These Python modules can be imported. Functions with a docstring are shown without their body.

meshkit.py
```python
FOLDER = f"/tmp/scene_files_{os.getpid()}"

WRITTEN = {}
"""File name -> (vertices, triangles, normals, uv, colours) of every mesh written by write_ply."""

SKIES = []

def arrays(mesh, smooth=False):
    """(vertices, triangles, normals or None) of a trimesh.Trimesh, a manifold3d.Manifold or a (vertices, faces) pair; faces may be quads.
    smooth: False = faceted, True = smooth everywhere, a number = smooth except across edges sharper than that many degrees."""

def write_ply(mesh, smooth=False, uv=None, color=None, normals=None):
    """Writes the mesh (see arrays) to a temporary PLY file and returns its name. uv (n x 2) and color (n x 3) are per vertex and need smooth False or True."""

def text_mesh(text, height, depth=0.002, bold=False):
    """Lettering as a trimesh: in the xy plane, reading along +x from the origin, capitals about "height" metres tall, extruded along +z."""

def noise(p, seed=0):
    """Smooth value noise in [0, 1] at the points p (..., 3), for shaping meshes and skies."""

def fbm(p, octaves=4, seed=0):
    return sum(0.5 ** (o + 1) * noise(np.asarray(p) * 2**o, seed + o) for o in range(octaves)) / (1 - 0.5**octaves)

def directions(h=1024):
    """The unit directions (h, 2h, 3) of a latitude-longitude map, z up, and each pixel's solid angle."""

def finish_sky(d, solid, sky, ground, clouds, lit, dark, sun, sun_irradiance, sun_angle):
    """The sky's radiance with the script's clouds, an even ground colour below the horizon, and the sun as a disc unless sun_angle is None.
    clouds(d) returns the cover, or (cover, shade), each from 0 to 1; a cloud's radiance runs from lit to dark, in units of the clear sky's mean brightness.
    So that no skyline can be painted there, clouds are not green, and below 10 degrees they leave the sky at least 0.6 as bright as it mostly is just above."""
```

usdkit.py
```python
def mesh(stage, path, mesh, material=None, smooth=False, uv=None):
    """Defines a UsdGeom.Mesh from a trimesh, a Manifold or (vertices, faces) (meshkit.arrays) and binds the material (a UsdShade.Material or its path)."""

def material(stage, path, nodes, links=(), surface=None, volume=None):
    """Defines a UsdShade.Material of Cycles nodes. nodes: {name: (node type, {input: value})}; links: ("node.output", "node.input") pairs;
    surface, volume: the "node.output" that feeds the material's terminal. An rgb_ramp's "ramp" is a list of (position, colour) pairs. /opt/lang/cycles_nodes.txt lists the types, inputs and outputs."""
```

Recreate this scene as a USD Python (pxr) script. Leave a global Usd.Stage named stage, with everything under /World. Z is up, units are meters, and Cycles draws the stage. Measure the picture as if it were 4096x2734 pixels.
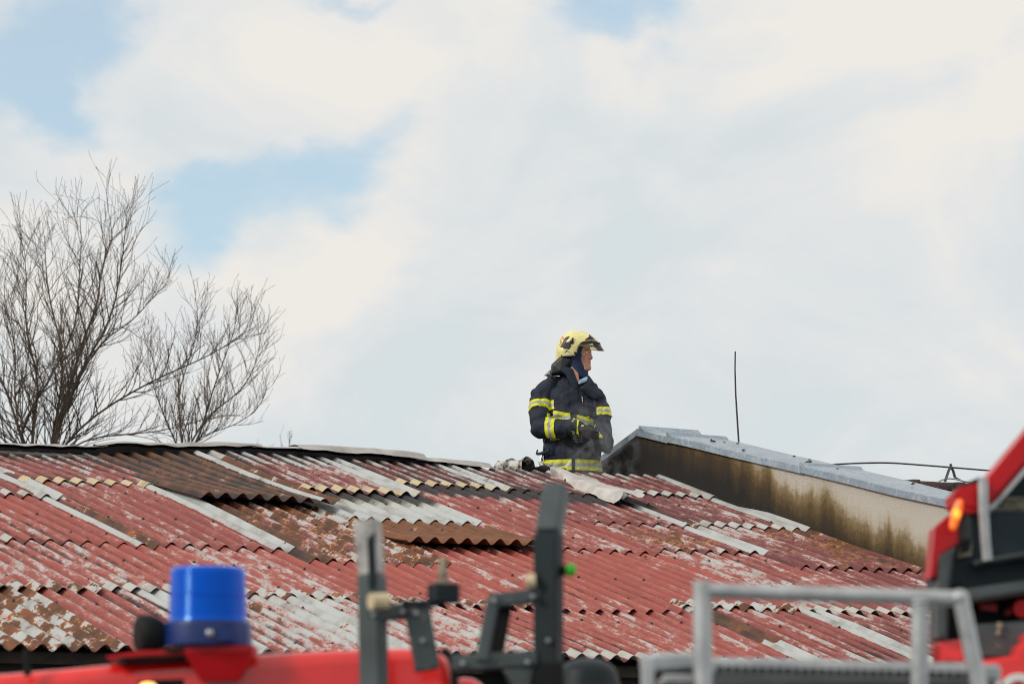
import math, random
import numpy as np, trimesh, manifold3d as m3
import usdkit, meshkit
from shapely.geometry import Polygon
from pxr import Usd, UsdGeom, UsdLux, UsdShade, Sdf, Gf, Vt

stage = Usd.Stage.CreateInMemory()
UsdGeom.SetStageUpAxis(stage, UsdGeom.Tokens.z)
UsdGeom.SetStageMetersPerUnit(stage, 1.0)
world = UsdGeom.Xform.Define(stage, '/World')
stage.SetDefaultPrim(world.GetPrim())
UsdGeom.Scope.Define(stage, '/World/Looks')
PI = math.pi

# ------------------------------------------------------------------ camera, sky, sun, exposure
F, CX, HY, CAMH = 15360.0, 2048.0, 3300.0, 1.65     # 135 mm lens on a 36 mm frame, level, shifted up
cam = UsdGeom.Camera.Define(stage, '/World/camera')
cam.AddTranslateOp().Set((0, 0, CAMH)); cam.AddRotateXOp().Set(90.0)
cam.CreateFocalLengthAttr(135.0); cam.CreateHorizontalApertureAttr(36.0); cam.CreateVerticalApertureAttr(36.0 * 683 / 1024)
cam.CreateVerticalApertureOffsetAttr(36.0 * (HY - 1367) / 4096)
cam.CreateClippingRangeAttr((0.1, 5000.0))
cam.CreateFStopAttr(5.6); cam.CreateFocusDistanceAttr(28.3)
cam.CreateExposureAttr(0.20)

SUN_AZ, SUN_EL = math.radians(-118), math.radians(29)      # behind the camera's left shoulder, veiled by the cloud
SKY_STRENGTH = 0.087
sun = UsdLux.DistantLight.Define(stage, '/World/sun')
sun.CreateIntensityAttr(0.4); sun.CreateAngleAttr(11.0); sun.CreateNormalizeAttr(True); sun.CreateColorAttr((1.0, 0.93, 0.83))
sun.AddRotateZOp().Set(-math.degrees(SUN_AZ)); sun.AddRotateXOp().Set(-(90 - math.degrees(SUN_EL)))

def make_sky():
    n = {'tc': ('texture_coordinate', {}), 's': ('separate_xyz', {}),
         'sky': ('sky_texture', {'sky_type': 'single_scattering', 'sun_disc': False, 'sun_elevation': SUN_EL, 'sun_rotation': SUN_AZ,
                                 'altitude': 200.0, 'air_density': 1.0, 'aerosol_density': 1.2, 'ozone_density': 1.0}),
         'az': ('math', {'math_type': 'arctan2'}), 'el': ('math', {'math_type': 'arcsine'})}
    l = [('tc.generated', 's.vector'), ('s.x', 'az.value1'), ('s.y', 'az.value2'), ('s.z', 'el.value1')]
    # warp of the cloud edges
    n['wm'] = ('mapping', {'scale': (1, 1, 1.6)})
    n['warp'] = ('noise_texture', {'scale': 26.0, 'detail': 5.0, 'roughness': 0.55})
    n['ws'] = ('separate_color', {})
    l += [('tc.generated', 'wm.vector'), ('wm.vector', 'warp.vector'), ('warp.color', 'ws.color')]
    def math_(name, kind, a=None, b=None, c=None, clamp=False):
        v = {'math_type': kind}
        if clamp: v['use_clamp'] = True
        for k, x in (('value1', a), ('value2', b), ('value3', c)):
            if isinstance(x, str): l.append((x, f'{name}.{k}'))
            elif x is not None: v[k] = float(x)
        n[name] = ('math', v)
        return name + '.value'
    wx = math_('wx', 'multiply_add', 'ws.r', 0.044, -0.022)
    wy = math_('wy', 'multiply_add', 'ws.g', 0.034, -0.017)
    az = math_('azw', 'add', 'az.value', wx); el = math_('elw', 'add', 'el.value', wy)
    # clear gaps between the clouds, by direction: azimuth, elevation (rad), half widths, turn, weight
    def D(px, py): return math.atan2(px - CX, F), math.asin((HY - py) / math.hypot(F, math.hypot(px - CX, HY - py)))
    gaps = [(230, 130, 420, 250, 0.45, 1.25), (250, 430, 150, 190, 0.2, 0.95), (1440, 610, 290, 105, 0.25, 0.85), (1090, 765, 350, 120, 0.12, 0.95),
            (750, 950, 240, 180, 0.6, 1.1), (2500, 60, 370, 130, -0.12, 1.1), (1465, -10, 150, 40, 0.0, 0.7), (1330, 880, 110, 70, 0.3, 0.7), (2080, 1330, 500, 240, 0.0, 0.16), (3300, 1250, 700, 200, 0.0, 0.16),
            (-900, 700, 700, 300, 0.4, 0.9), (5200, 300, 800, 260, 0.2, 0.8), (-400, -500, 900, 300, 0.3, 0.9), (3100, -800, 900, 300, 0.1, 0.9)]
    def blobs(key, spots):
        total = None
        for i, (px, py, rx, ry, turn, w) in enumerate(spots):
            a0, e0 = D(px, py); c, s = math.cos(turn), math.sin(turn); k = f'{key}_{i}'
            da = math_('da' + k, 'subtract', az, a0); de = math_('de' + k, 'subtract', el, e0)
            u = math_('u' + k, 'multiply_add', de, s / (rx / F), math_('ux' + k, 'multiply', da, c / (rx / F)))
            v = math_('v' + k, 'multiply_add', de, c / (ry / F), math_('vx' + k, 'multiply', da, -s / (ry / F)))
            r2 = math_('r' + k, 'multiply_add', v, v, math_('uu' + k, 'multiply', u, u))
            g = math_('g' + k, 'exponent', math_('n' + k, 'multiply', r2, -1.0))
            total = math_('t' + k, 'multiply_add', g, w, total if total else 0.0)
        return total
    total = blobs('gap', gaps)
    # sunlit heads of the clouds, and their greyer flanks
    lit = blobs('lit', [(1150, 1060, 620, 170, 0.1, 0.11), (3700, 150, 700, 330, 0.1, 0.15), (1500, 220, 800, 260, 0.2, 0.08), (2760, 690, 220, 110, -0.2, 0.09), (420, 640, 420, 130, 0.0, 0.06),
                        (2100, 450, 500, 80, 0.0, -0.06), (3900, 1000, 600, 260, 0.0, -0.05), (2900, 1050, 600, 160, 0.0, -0.03)])
    # clouds over the whole dome: the same broken cover everywhere
    n['big'] = ('noise_texture', {'scale': 7.0, 'detail': 6.0, 'roughness': 0.55})
    l.append(('wm.vector', 'big.vector'))
    n['far'] = ('map_range', {'from_min': 0.56, 'from_max': 0.70, 'to_min': 0.0, 'to_max': 0.55, 'clamp': True})
    l.append(('big.fac', 'far.value'))
    # only away from the picture's own gaps, which are written out above
    azz = math_('azz', 'multiply', 'az.value', 1 / 0.30); ell = math_('ell', 'multiply_add', 'el.value', 1 / 0.28, -0.13 / 0.28)
    r_ = math_('rr', 'multiply_add', ell, ell, math_('aa', 'multiply', azz, azz))
    n['away'] = ('map_range', {'from_min': 0.6, 'from_max': 1.4, 'to_min': 0.0, 'to_max': 1.0, 'clamp': True}); l.append((r_, 'away.value'))
    fz = math_('fz', 'multiply', 'far.result', 'away.result')
    tot = math_('tot', 'add', total, fz)
    n['fine'] = ('noise_texture', {'scale': 46.0, 'detail': 9.0, 'roughness': 0.62, 'distortion': 0.4}); l.append(('wm.vector', 'fine.vector'))
    tot = math_('tot2', 'add', tot, math_('ff', 'multiply_add', 'fine.fac', 1.3, -0.65))
    n['gap'] = ('map_range', {'range_type': 'smoothstep', 'from_min': 0.16, 'from_max': 1.22, 'to_min': 0.0, 'to_max': 0.98, 'clamp': True}); l.append((tot, 'gap.value'))
    # light and grey of the cloud itself
    n['sh'] = ('noise_texture', {'scale': 12.0, 'detail': 9.0, 'roughness': 0.58, 'distortion': 0.5}); l.append(('wm.vector', 'sh.vector'))
    n['shr'] = ('rgb_ramp', {'ramp': [(0.38, CLOUD_DARK), (0.52, CLOUD_MID), (0.64, CLOUD_LIT)]})
    n['hi'] = ('map_range', {'from_min': 0.08, 'from_max': 0.23, 'to_min': -0.10, 'to_max': 0.10, 'clamp': True}); l.append(('el.value', 'hi.value'))
    l.append((math_('sh2', 'add', math_('sh3', 'add', 'sh.fac', 'hi.result'), lit), 'shr.fac'))
    n['hsv'] = ('mix', {'mix_type': 'multiply', 'fac': 1.0, 'color2': SKY_TINT}); l.append(('sky.color', 'hsv.color1'))
    n['thin'] = ('mix', {'fac': 0.42, 'color2': CLOUD_MID}); l.append(('hsv.color', 'thin.color1'))      # thin veil inside the gaps
    n['mix'] = ('mix', {}); l += [('gap.result', 'mix.fac'), ('shr.color', 'mix.color1'), ('thin.color', 'mix.color2')]
    n['bg'] = ('background_shader', {'strength': SKY_STRENGTH}); l.append(('mix.color', 'bg.color'))
    m = usdkit.material(stage, '/World/Looks/sky', n, l, surface='bg.background')
    d = UsdLux.DomeLight.Define(stage, '/World/sky')
    UsdShade.MaterialBindingAPI.Apply(d.GetPrim()).Bind(m)
    p = d.GetPrim(); p.SetCustomDataByKey('kind', 'structure')
CLOUD_LIT, CLOUD_MID, CLOUD_DARK = (8.6, 8.3, 7.85), (7.6, 7.8, 7.85), (6.75, 7.35, 7.55)
SKY_TINT = (1.16, 1.52, 1.60)
make_sky()

# ------------------------------------------------------------------ helpers
USED = {}
def path_for(name, parent):
    base = (str(parent.GetPath()) if parent else '/World') + '/'
    k = USED.get(base + name, 0); USED[base + name] = k + 1
    return base + (name if k == 0 else f'{name}_{k:03d}')
def tag(o, label=None, cat=None, group=None, kind=None):
    for k, v in (('label', label), ('category', cat), ('group', group), ('kind', kind)):
        if v: o.SetCustomDataByKey(k, v)
    return o
def obj(name, mesh, mat, parent=None, smooth=35):
    return usdkit.mesh(stage, path_for(name, parent), mesh, M[mat], smooth=smooth).GetPrim()
def thing(name, label, cat, loc=(0, 0, 0), group=None, kind=None):
    x = UsdGeom.Xform.Define(stage, path_for(name, None)); x.AddTranslateOp().Set(tuple(map(float, loc)))
    return tag(x.GetPrim(), label, cat, group, kind)
def P(px, py, Y): return np.array([(px - CX) / F * Y, Y, CAMH + (HY - py) / F * Y])
def cat(*ms):
    return trimesh.util.concatenate([m for m in ms])
def tube(pts, rad, n=8, cap=True):
    pts = np.asarray(pts, float); rad = np.broadcast_to(np.asarray(rad, float), len(pts))
    t = np.gradient(pts, axis=0); t /= np.linalg.norm(t, axis=1, keepdims=True)
    ref = np.array([0, 0, 1.0]) if abs(t[0, 2]) < 0.9 else np.array([1.0, 0, 0])
    a = np.cross(ref, t[0]); a /= np.linalg.norm(a); rings = []
    for i in range(len(pts)):
        a = a - t[i] * (a @ t[i]); a /= np.linalg.norm(a); b = np.cross(t[i], a)
        ang = np.arange(n) * 2 * PI / n
        rings.append(pts[i] + rad[i] * (np.cos(ang)[:, None] * a + np.sin(ang)[:, None] * b))
    v = np.vstack(rings); f = []
    i = np.arange(len(pts) - 1)[:, None] * n; j = np.arange(n)[None]; k = (np.arange(n) + 1)[None] % n
    q0, q1, q2, q3 = (i + j).ravel(), (i + k).ravel(), (i + n + k).ravel(), (i + n + j).ravel()
    f = np.vstack([np.stack([q0, q1, q2], 1), np.stack([q0, q2, q3], 1)])
    if cap:
        for base, c, flip in ((0, pts[0], True), ((len(pts) - 1) * n, pts[-1], False)):
            v = np.vstack([v, c]); ci = len(v) - 1
            tri = np.stack([np.full(n, ci), base + np.arange(n), base + (np.arange(n) + 1) % n], 1)
            f = np.vstack([f, tri[:, ::-1] if flip else tri])
    return trimesh.Trimesh(v, f, process=False)
def bbox(c, size, b=0.004, R=None):
    """A box with chamfered edges."""
    s = np.asarray(size, float) / 2; pts = []
    b = min(b, s.min() * 0.45)
    for sx in (-1, 1):
        for sy in (-1, 1):
            for sz in (-1, 1):
                for k in range(3):
                    q = s.copy(); q -= b; q[k] += b
                    pts.append(q * (sx, sy, sz))
    pts = np.array(pts)
    if R is not None: pts = pts @ np.asarray(R).T
    return trimesh.convex.convex_hull(pts + np.asarray(c))
def beam(p0, p1, w, d, b=0.005, side=(1, 0, 0), yaw=0.0):
    p0, p1 = np.asarray(p0, float), np.asarray(p1, float); L = np.linalg.norm(p1 - p0); z = (p1 - p0) / L
    x = np.asarray(side, float); x = x - z * (x @ z); x /= np.linalg.norm(x); y = np.cross(z, x)
    c, s = math.cos(yaw), math.sin(yaw); x, y = c * x + s * y, -s * x + c * y
    return bbox((p0 + p1) / 2, (w, d, L), b, np.stack([x, y, z], 1))
def slab(poly, Y, thick, b=0.006, slant=0.0):
    """A plate whose outline is given where it stands, THICK deep, front edges chamfered."""
    pg = Polygon([tuple(P(x, y, Y)[[0, 2]]) for x, y in poly]).buffer(0)
    inner = pg.buffer(-b)
    parts = []
    m = m3.CrossSection([np.array(pg.exterior.coords)[:-1]], m3.FillRule.EvenOdd).extrude(thick - b).translate((0, 0, b))
    if not inner.is_empty and inner.geom_type == 'Polygon':
        m = m + m3.CrossSection([np.array(inner.exterior.coords)[:-1]], m3.FillRule.EvenOdd).extrude(b + 1e-4)
    a = m.to_mesh(); v = np.array(a.vert_properties[:, :3]); f = np.array(a.tri_verts)
    v = np.stack([v[:, 0], Y + v[:, 2] + slant * (v[:, 0] - v[:, 0].mean()), v[:, 1]], 1)
    return trimesh.Trimesh(v, f[:, ::-1], process=False)
def ell(c, r, sub=3):
    s = trimesh.creation.icosphere(subdivisions=sub); s.apply_scale(r); s.apply_translation(c); return s
def to_man(t): return m3.Manifold(m3.Mesh(np.asarray(t.vertices, np.float32), np.asarray(t.faces, np.uint32)))
def from_man(m):
    a = m.to_mesh(); t = trimesh.Trimesh(a.vert_properties[:, :3], a.tri_verts, process=False); t.merge_vertices(); return t
def hull(*ts): return to_man(trimesh.convex.convex_hull(np.vstack([t.vertices for t in ts])))
def chain(*ts):
    out = m3.Manifold()
    for a, b in zip(ts, ts[1:]): out += hull(a, b)
    return out
def soften(m, length, it=10):
    t = from_man(m.refine_to_length(length)); trimesh.smoothing.filter_taubin(t, iterations=it); return t

# ------------------------------------------------------------------ materials
M = {}
def mat(name, nodes, links=(), surface=None, volume=None):
    M[name] = usdkit.material(stage, '/World/Looks/' + name, nodes, links, surface=surface, volume=volume)
def simple(name, col, rough=0.5, metal=0.0, var=0.15, scale=9.0, bump=0.0, bscale=60.0, **kw):
    """Principled with a gentle unevenness in tone and gloss so that nothing is perfectly flat."""
    c = np.array(col, float)
    n = {'g': ('geometry', {}), 'n': ('noise_texture', {'scale': scale, 'detail': 5.0, 'roughness': 0.6}),
         'r': ('rgb_ramp', {'ramp': [(0.3, tuple(c * (1 - var))), (0.7, tuple(np.minimum(c * (1 + var), 1)))]}),
         'rr': ('map_range', {'from_min': 0.3, 'from_max': 0.7, 'to_min': max(rough - 0.08, 0.02), 'to_max': min(rough + 0.1, 1), 'clamp': True}),
         'p': ('principled_bsdf', {'metallic': metal, **kw})}
    l = [('g.position', 'n.vector'), ('n.fac', 'r.fac'), ('n.fac', 'rr.value'), ('r.color', 'p.base_color'), ('rr.result', 'p.roughness')]
    if bump:
        n['bn'] = ('noise_texture', {'scale': bscale, 'detail': 4.0}); n['b'] = ('bump', {'strength': bump, 'distance': 0.01})
        l += [('g.position', 'bn.vector'), ('bn.fac', 'b.height'), ('b.normal', 'p.normal')]
    mat(name, n, l, 'p.BSDF')

# painted, peeling, rusting corrugated sheet. Primvars: wear (peel, rust, soot with painted flank shade), tone (maroon with the same shade, cream, light rust), spot = sheet coordinates
mat('sheet', {
    'sp': ('attribute', {'attribute': 'spot'}), 'we': ('attribute', {'attribute': 'wear'}), 'to': ('attribute', {'attribute': 'tone'}),
    'w': ('separate_color', {}), 't': ('separate_color', {}),
    'm1': ('mapping', {'scale': (1.0, 0.20, 1.0)}), 'm2': ('mapping', {'scale': (1.0, 0.55, 1.0)}),
    'n1': ('noise_texture', {'scale': 26.0, 'detail': 8.0, 'roughness': 0.72}),
    'n2': ('noise_texture', {'scale': 11.0, 'detail': 8.0, 'roughness': 0.68}),
    'n3': ('noise_texture', {'scale': 7.0, 'detail': 5.0, 'roughness': 0.6}),
    'n4': ('noise_texture', {'scale': 90.0, 'detail': 4.0, 'roughness': 0.7}),
    'pa': ('math', {'math_type': 'multiply_add', 'value2': 1.0, 'value3': -0.375}),
    'c1n': ('map_range', {'from_min': 0.26, 'from_max': 0.74, 'to_min': 0.0, 'to_max': 1.0}), 'c2n': ('map_range', {'from_min': 0.28, 'from_max': 0.72, 'to_min': 0.0, 'to_max': 1.0}),
    'n5': ('noise_texture', {'scale': 60.0, 'detail': 5.0, 'roughness': 0.7}), 'fl': ('math', {'math_type': 'multiply_add', 'value2': 0.55, 'value3': -0.275}), 'fa': ('math', {'math_type': 'add'}),
    'pb': ('math', {'math_type': 'add'}), 'pr': ('map_range', {'from_min': 0.60, 'from_max': 0.70, 'to_min': 0.0, 'to_max': 1.0, 'clamp': True}),
    'ra': ('math', {'math_type': 'multiply_add', 'value2': 1.0, 'value3': -0.5}), 'rb': ('math', {'math_type': 'add'}),
    'rr': ('map_range', {'from_min': 0.48, 'from_max': 0.51, 'to_min': 0.0, 'to_max': 1.0, 'clamp': True}),
    'red': ('mix', {'color1': (0.365, 0.078, 0.056), 'color2': (0.130, 0.034, 0.035)}),
    'redv': ('mix', {'mix_type': 'multiply', 'fac': 1.0}), 'rv': ('rgb_ramp', {'ramp': [(0.3, (0.72, 0.70, 0.72)), (0.5, (1, 1, 1)), (0.7, (1.12, 1.35, 1.4))]}),
    'bare': ('mix', {'color1': (0.43, 0.45, 0.447), 'color2': (0.56, 0.43, 0.22)}),
    'barev': ('mix', {'mix_type': 'multiply', 'fac': 1.0}), 'bv': ('rgb_ramp', {'ramp': [(0.3, (0.62, 0.58, 0.54)), (0.5, (1, 1, 1)), (0.75, (1.1, 1.1, 1.1))]}),
    'pk': ('mix', {'mix_type': 'mix', 'fac': 0.0, 'color2': (0.43, 0.26, 0.235)}), 'pkr': ('map_range', {'from_min': 0.66, 'from_max': 0.88, 'to_min': 0.85, 'to_max': 0.0, 'clamp': True}),
    'c1': ('mix', {}), 'ch': ('mix', {'color2': (0.43, 0.185, 0.155)}), 'chr': ('map_range', {'from_min': 0.36, 'from_max': 0.64, 'to_min': 0.0, 'to_max': 0.42, 'clamp': True}),
    'rust': ('rgb_ramp', {'ramp': [(0.478, (0.60, 0.45, 0.25)), (0.505, (0.42, 0.16, 0.035)), (0.545, (0.17, 0.062, 0.022)), (0.68, (0.125, 0.048, 0.021)), (0.9, (0.095, 0.041, 0.022)), (1.0, (0.078, 0.038, 0.024))]}),
    'rustd': ('mix', {'mix_type': 'multiply', 'fac': 1.0}), 'rdv': ('rgb_ramp', {'ramp': [(0.35, (0.55, 0.60, 0.70)), (0.55, (1.0, 1.0, 1.0)), (0.68, (1.7, 1.45, 1.2))]}),
    'wr': ('mix', {'color2': (0.215, 0.074, 0.020)}), 'c2': ('mix', {}), 'sa': ('math', {'math_type': 'multiply_add', 'value2': 1.0, 'value3': -0.5}), 'sb': ('math', {'math_type': 'add'}),
    'sr': ('map_range', {'from_min': 0.38, 'from_max': 0.68, 'to_min': 0.0, 'to_max': 0.96, 'clamp': True}),
    'soot': ('mix', {'color2': (0.017, 0.016, 0.018)}),  # takes the real soot and the painted flank shade
    'p': ('principled_bsdf', {'roughness': 0.62, 'specular_ior_level': 0.4}), 'b': ('bump', {'strength': 0.35, 'distance': 0.004}),
    'hb': ('math', {'math_type': 'multiply_add', 'value2': -0.5}),
    'ro': ('map_range', {'from_min': 0.3, 'from_max': 0.7, 'to_min': 0.5, 'to_max': 0.75, 'clamp': True}),
}, [('sp.vector', 'm1.vector'), ('sp.vector', 'm2.vector'), ('we.color', 'w.color'), ('to.color', 't.color'),
    ('m1.vector', 'n1.vector'), ('m2.vector', 'n2.vector'), ('m2.vector', 'n3.vector'), ('m2.vector', 'n4.vector'),
    ('w.r', 'pa.value1'), ('pa.value', 'pb.value1'), ('n1.fac', 'c1n.value'), ('m2.vector', 'n5.vector'), ('n5.fac', 'fl.value1'), ('c1n.result', 'fa.value1'), ('fl.value', 'fa.value2'), ('fa.value', 'pb.value2'), ('pb.value', 'pr.value'), ('pb.value', 'pkr.value'),
    ('w.g', 'ra.value1'), ('ra.value', 'rb.value1'), ('n2.fac', 'c2n.value'), ('c2n.result', 'rb.value2'), ('rb.value', 'rr.value'), ('rb.value', 'rust.fac'),
    ('t.r', 'red.fac'), ('red.color', 'redv.color1'), ('n2.fac', 'rv.fac'), ('rv.color', 'redv.color2'),
    ('t.g', 'bare.fac'), ('bare.color', 'barev.color1'), ('n3.fac', 'bv.fac'), ('bv.color', 'barev.color2'),
    ('pkr.result', 'pk.fac'), ('barev.color', 'pk.color1'),
    ('pr.result', 'c1.fac'), ('pb.value', 'chr.value'), ('chr.result', 'ch.fac'), ('redv.color', 'ch.color1'), ('ch.color', 'c1.color1'), ('pk.color', 'c1.color2'),
    ('n3.fac', 'rdv.fac'), ('rust.color', 'rustd.color1'), ('rdv.color', 'rustd.color2'),
    ('rr.result', 'c2.fac'), ('c1.color', 'c2.color1'), ('t.b', 'wr.fac'), ('rustd.color', 'wr.color1'), ('wr.color', 'c2.color2'),
    ('w.b', 'sa.value1'), ('sa.value', 'sb.value1'), ('n2.fac', 'sb.value2'), ('sb.value', 'sr.value'),
    ('sr.result', 'soot.fac'), ('c2.color', 'soot.color1'), ('soot.color', 'p.base_color'),
    ('pr.result', 'hb.value1'), ('n4.fac', 'hb.value3'), ('hb.value', 'b.height'), ('b.normal', 'p.normal'), ('n2.fac', 'ro.value'), ('ro.result', 'p.roughness')], 'p.BSDF')

simple('black_felt', (0.012, 0.012, 0.014), 0.8, bump=0.4)
simple('ridge_metal', (0.44, 0.42, 0.395), 0.45, 0.35, var=0.3, scale=5, bump=0.25, bscale=14)
simple('white_metal', (0.52, 0.50, 0.475), 0.45, 0.2, var=0.25, scale=7, bump=0.3, bscale=16)
simple('char', (0.014, 0.013, 0.013), 0.9, var=0.5, bump=0.8, bscale=90)
simple('wood_wall', (0.06, 0.05, 0.04), 0.85, var=0.4, bump=0.4, bscale=30)
simple('asphalt', (0.05, 0.05, 0.052), 0.9, var=0.25, scale=3, bump=0.4, bscale=120)
simple('red_paint', (0.48, 0.006, 0.011), 0.35, var=0.12, scale=6, specular_ior_level=0.35)
simple('signal_red', (0.78, 0.016, 0.014), 0.30, var=0.2, scale=4, specular_ior_level=0.4, coat_weight=0.9, coat_roughness=0.10)

def chipped(name, col, chip, rough=0.45):
    mat(name, {'g': ('geometry', {}), 'n': ('noise_texture', {'scale': 30.0, 'detail': 8.0, 'roughness': 0.7}), 'n2': ('noise_texture', {'scale': 6.0, 'detail': 4.0}), 'cr': ('map_range', {'from_min': 0.63, 'from_max': 0.67, 'clamp': True}),
               'v': ('rgb_ramp', {'ramp': [(0.3, tuple(0.7 * c for c in col)), (0.7, tuple(1.3 * c for c in col))]}), 'm': ('mix', {'color2': chip}), 'b': ('bevel', {'radius': 0.006}), 'p': ('principled_bsdf', {'roughness': rough, 'specular_ior_level': 0.3})},
        [('g.position', 'n.vector'), ('g.position', 'n2.vector'), ('n.fac', 'cr.value'), ('n2.fac', 'v.fac'), ('cr.result', 'm.fac'), ('v.color', 'm.color1'), ('m.color', 'p.base_color'), ('b.bevel', 'p.normal')], 'p.BSDF')
simple('dark_steel', (0.014, 0.022, 0.027), 0.5, var=0.3, scale=10, specular_ior_level=0.22)
chipped('grey_paint', (0.068, 0.086, 0.090), (0.23, 0.20, 0.17))
simple('scuffed_steel', (0.42, 0.42, 0.40), 0.5, 0.3, var=0.5, scale=22)
simple('galvanised', (0.43, 0.455, 0.465), 0.42, 0.4, var=0.2, scale=18)
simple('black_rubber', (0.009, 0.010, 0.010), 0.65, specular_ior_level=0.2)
simple('cream_plastic', (0.62, 0.52, 0.33), 0.5)
simple('green_plastic', (0.03, 0.42, 0.02), 0.4)
simple('navy_panel', (0.015, 0.029, 0.040), 0.4, var=0.3, scale=8, specular_ior_level=0.25)
simple('beige_metal', (0.28, 0.26, 0.19), 0.5, var=0.5, scale=14)
simple('white_print', (0.78, 0.77, 0.75), 0.5)
simple('steel_rod', (0.06, 0.055, 0.05), 0.5, 0.4)
simple('zinc', (0.40, 0.42, 0.44), 0.4, 0.6)
simple('roof_tile', (0.042, 0.022, 0.022), 0.8, var=0.45, scale=18, bump=0.5, bscale=60)
simple('bark', (0.090, 0.074, 0.058), 0.85, var=0.4, scale=6)
simple('twig', (0.105, 0.076, 0.055), 0.8, var=0.3, scale=4)
simple('jacket', (0.0140, 0.0205, 0.0370), 0.72, var=0.4, scale=12, bump=0.5, bscale=24, specular_ior_level=0.35)
simple('jacket_pad', (0.030, 0.036, 0.040), 0.7, var=0.3, scale=20)
simple('trousers', (0.018, 0.021, 0.029), 0.75, var=0.3, bump=0.3, bscale=30)
simple('hood', (0.010, 0.026, 0.075), 0.8, var=0.35, scale=30, bump=0.3, bscale=60)
simple('yellow_tape', (0.66, 0.68, 0.012), 0.55, var=0.28, scale=38)
simple('silver_tape', (0.34, 0.36, 0.36), 0.45, 0.1, var=0.3, scale=38)
simple('helmet_yellow', (0.80, 0.735, 0.33), 0.30, var=0.16, scale=22, coat_weight=0.3)
simple('helmet_black', (0.012, 0.014, 0.018), 0.4)
simple('red_print', (0.45, 0.02, 0.03), 0.5)
simple('shirt_blue', (0.36, 0.55, 0.70), 0.8)
simple('skin', (0.47, 0.235, 0.165), 0.5, var=0.14, scale=35, subsurface_weight=0.12, subsurface_radius=(1, 0.3, 0.2), subsurface_scale=0.01)
simple('stubble', (0.30, 0.165, 0.125), 0.6, var=0.2, scale=120)
simple('lip', (0.36, 0.13, 0.10), 0.45)
simple('eye', (0.55, 0.53, 0.50), 0.25)
simple('dark_hair', (0.02, 0.014, 0.010), 0.7)
simple('glove', (0.040, 0.041, 0.043), 0.75, bump=0.3)
mat('visor', {'f': ('fresnel', {'IOR': 1.5}), 't': ('transparent_bsdf', {'color': (0.90, 0.84, 0.62)}), 'g': ('glossy_bsdf', {'roughness': 0.05}),
              'm': ('mix_closure', {})}, [('f.fac', 'm.fac'), ('t.BSDF', 'm.closure1'), ('g.BSDF', 'm.closure2')], 'm.closure')
mat('windscreen', {'f': ('fresnel', {'IOR': 1.5}), 't': ('transparent_bsdf', {'color': (0.35, 0.42, 0.45)}), 'g': ('glossy_bsdf', {'roughness': 0.03}),
              'm': ('mix_closure', {})}, [('f.fac', 'm.fac'), ('t.BSDF', 'm.closure1'), ('g.BSDF', 'm.closure2')], 'm.closure')
mat('beacon_blue', {'p': ('principled_bsdf', {'base_color': (0.0, 0.085, 0.62), 'roughness': 0.20, 'specular_ior_level': 0.6, 'specular_tint': (0.25, 0.6, 1.0)})}, [], 'p.BSDF')
simple('beacon_base', (0.002, 0.020, 0.13), 0.35)
mat('orange_lens', {'p': ('principled_bsdf', {'base_color': (0.85, 0.16, 0.02), 'roughness': 0.25, 'emission_color': (1.0, 0.17, 0.02), 'emission_strength': 0.5})}, [], 'p.BSDF')
mat('orange_bulb', {'p': ('principled_bsdf', {'base_color': (0.9, 0.3, 0.05), 'emission_color': (1.0, 0.38, 0.03), 'emission_strength': 1.3})}, [], 'p.BSDF')
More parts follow.
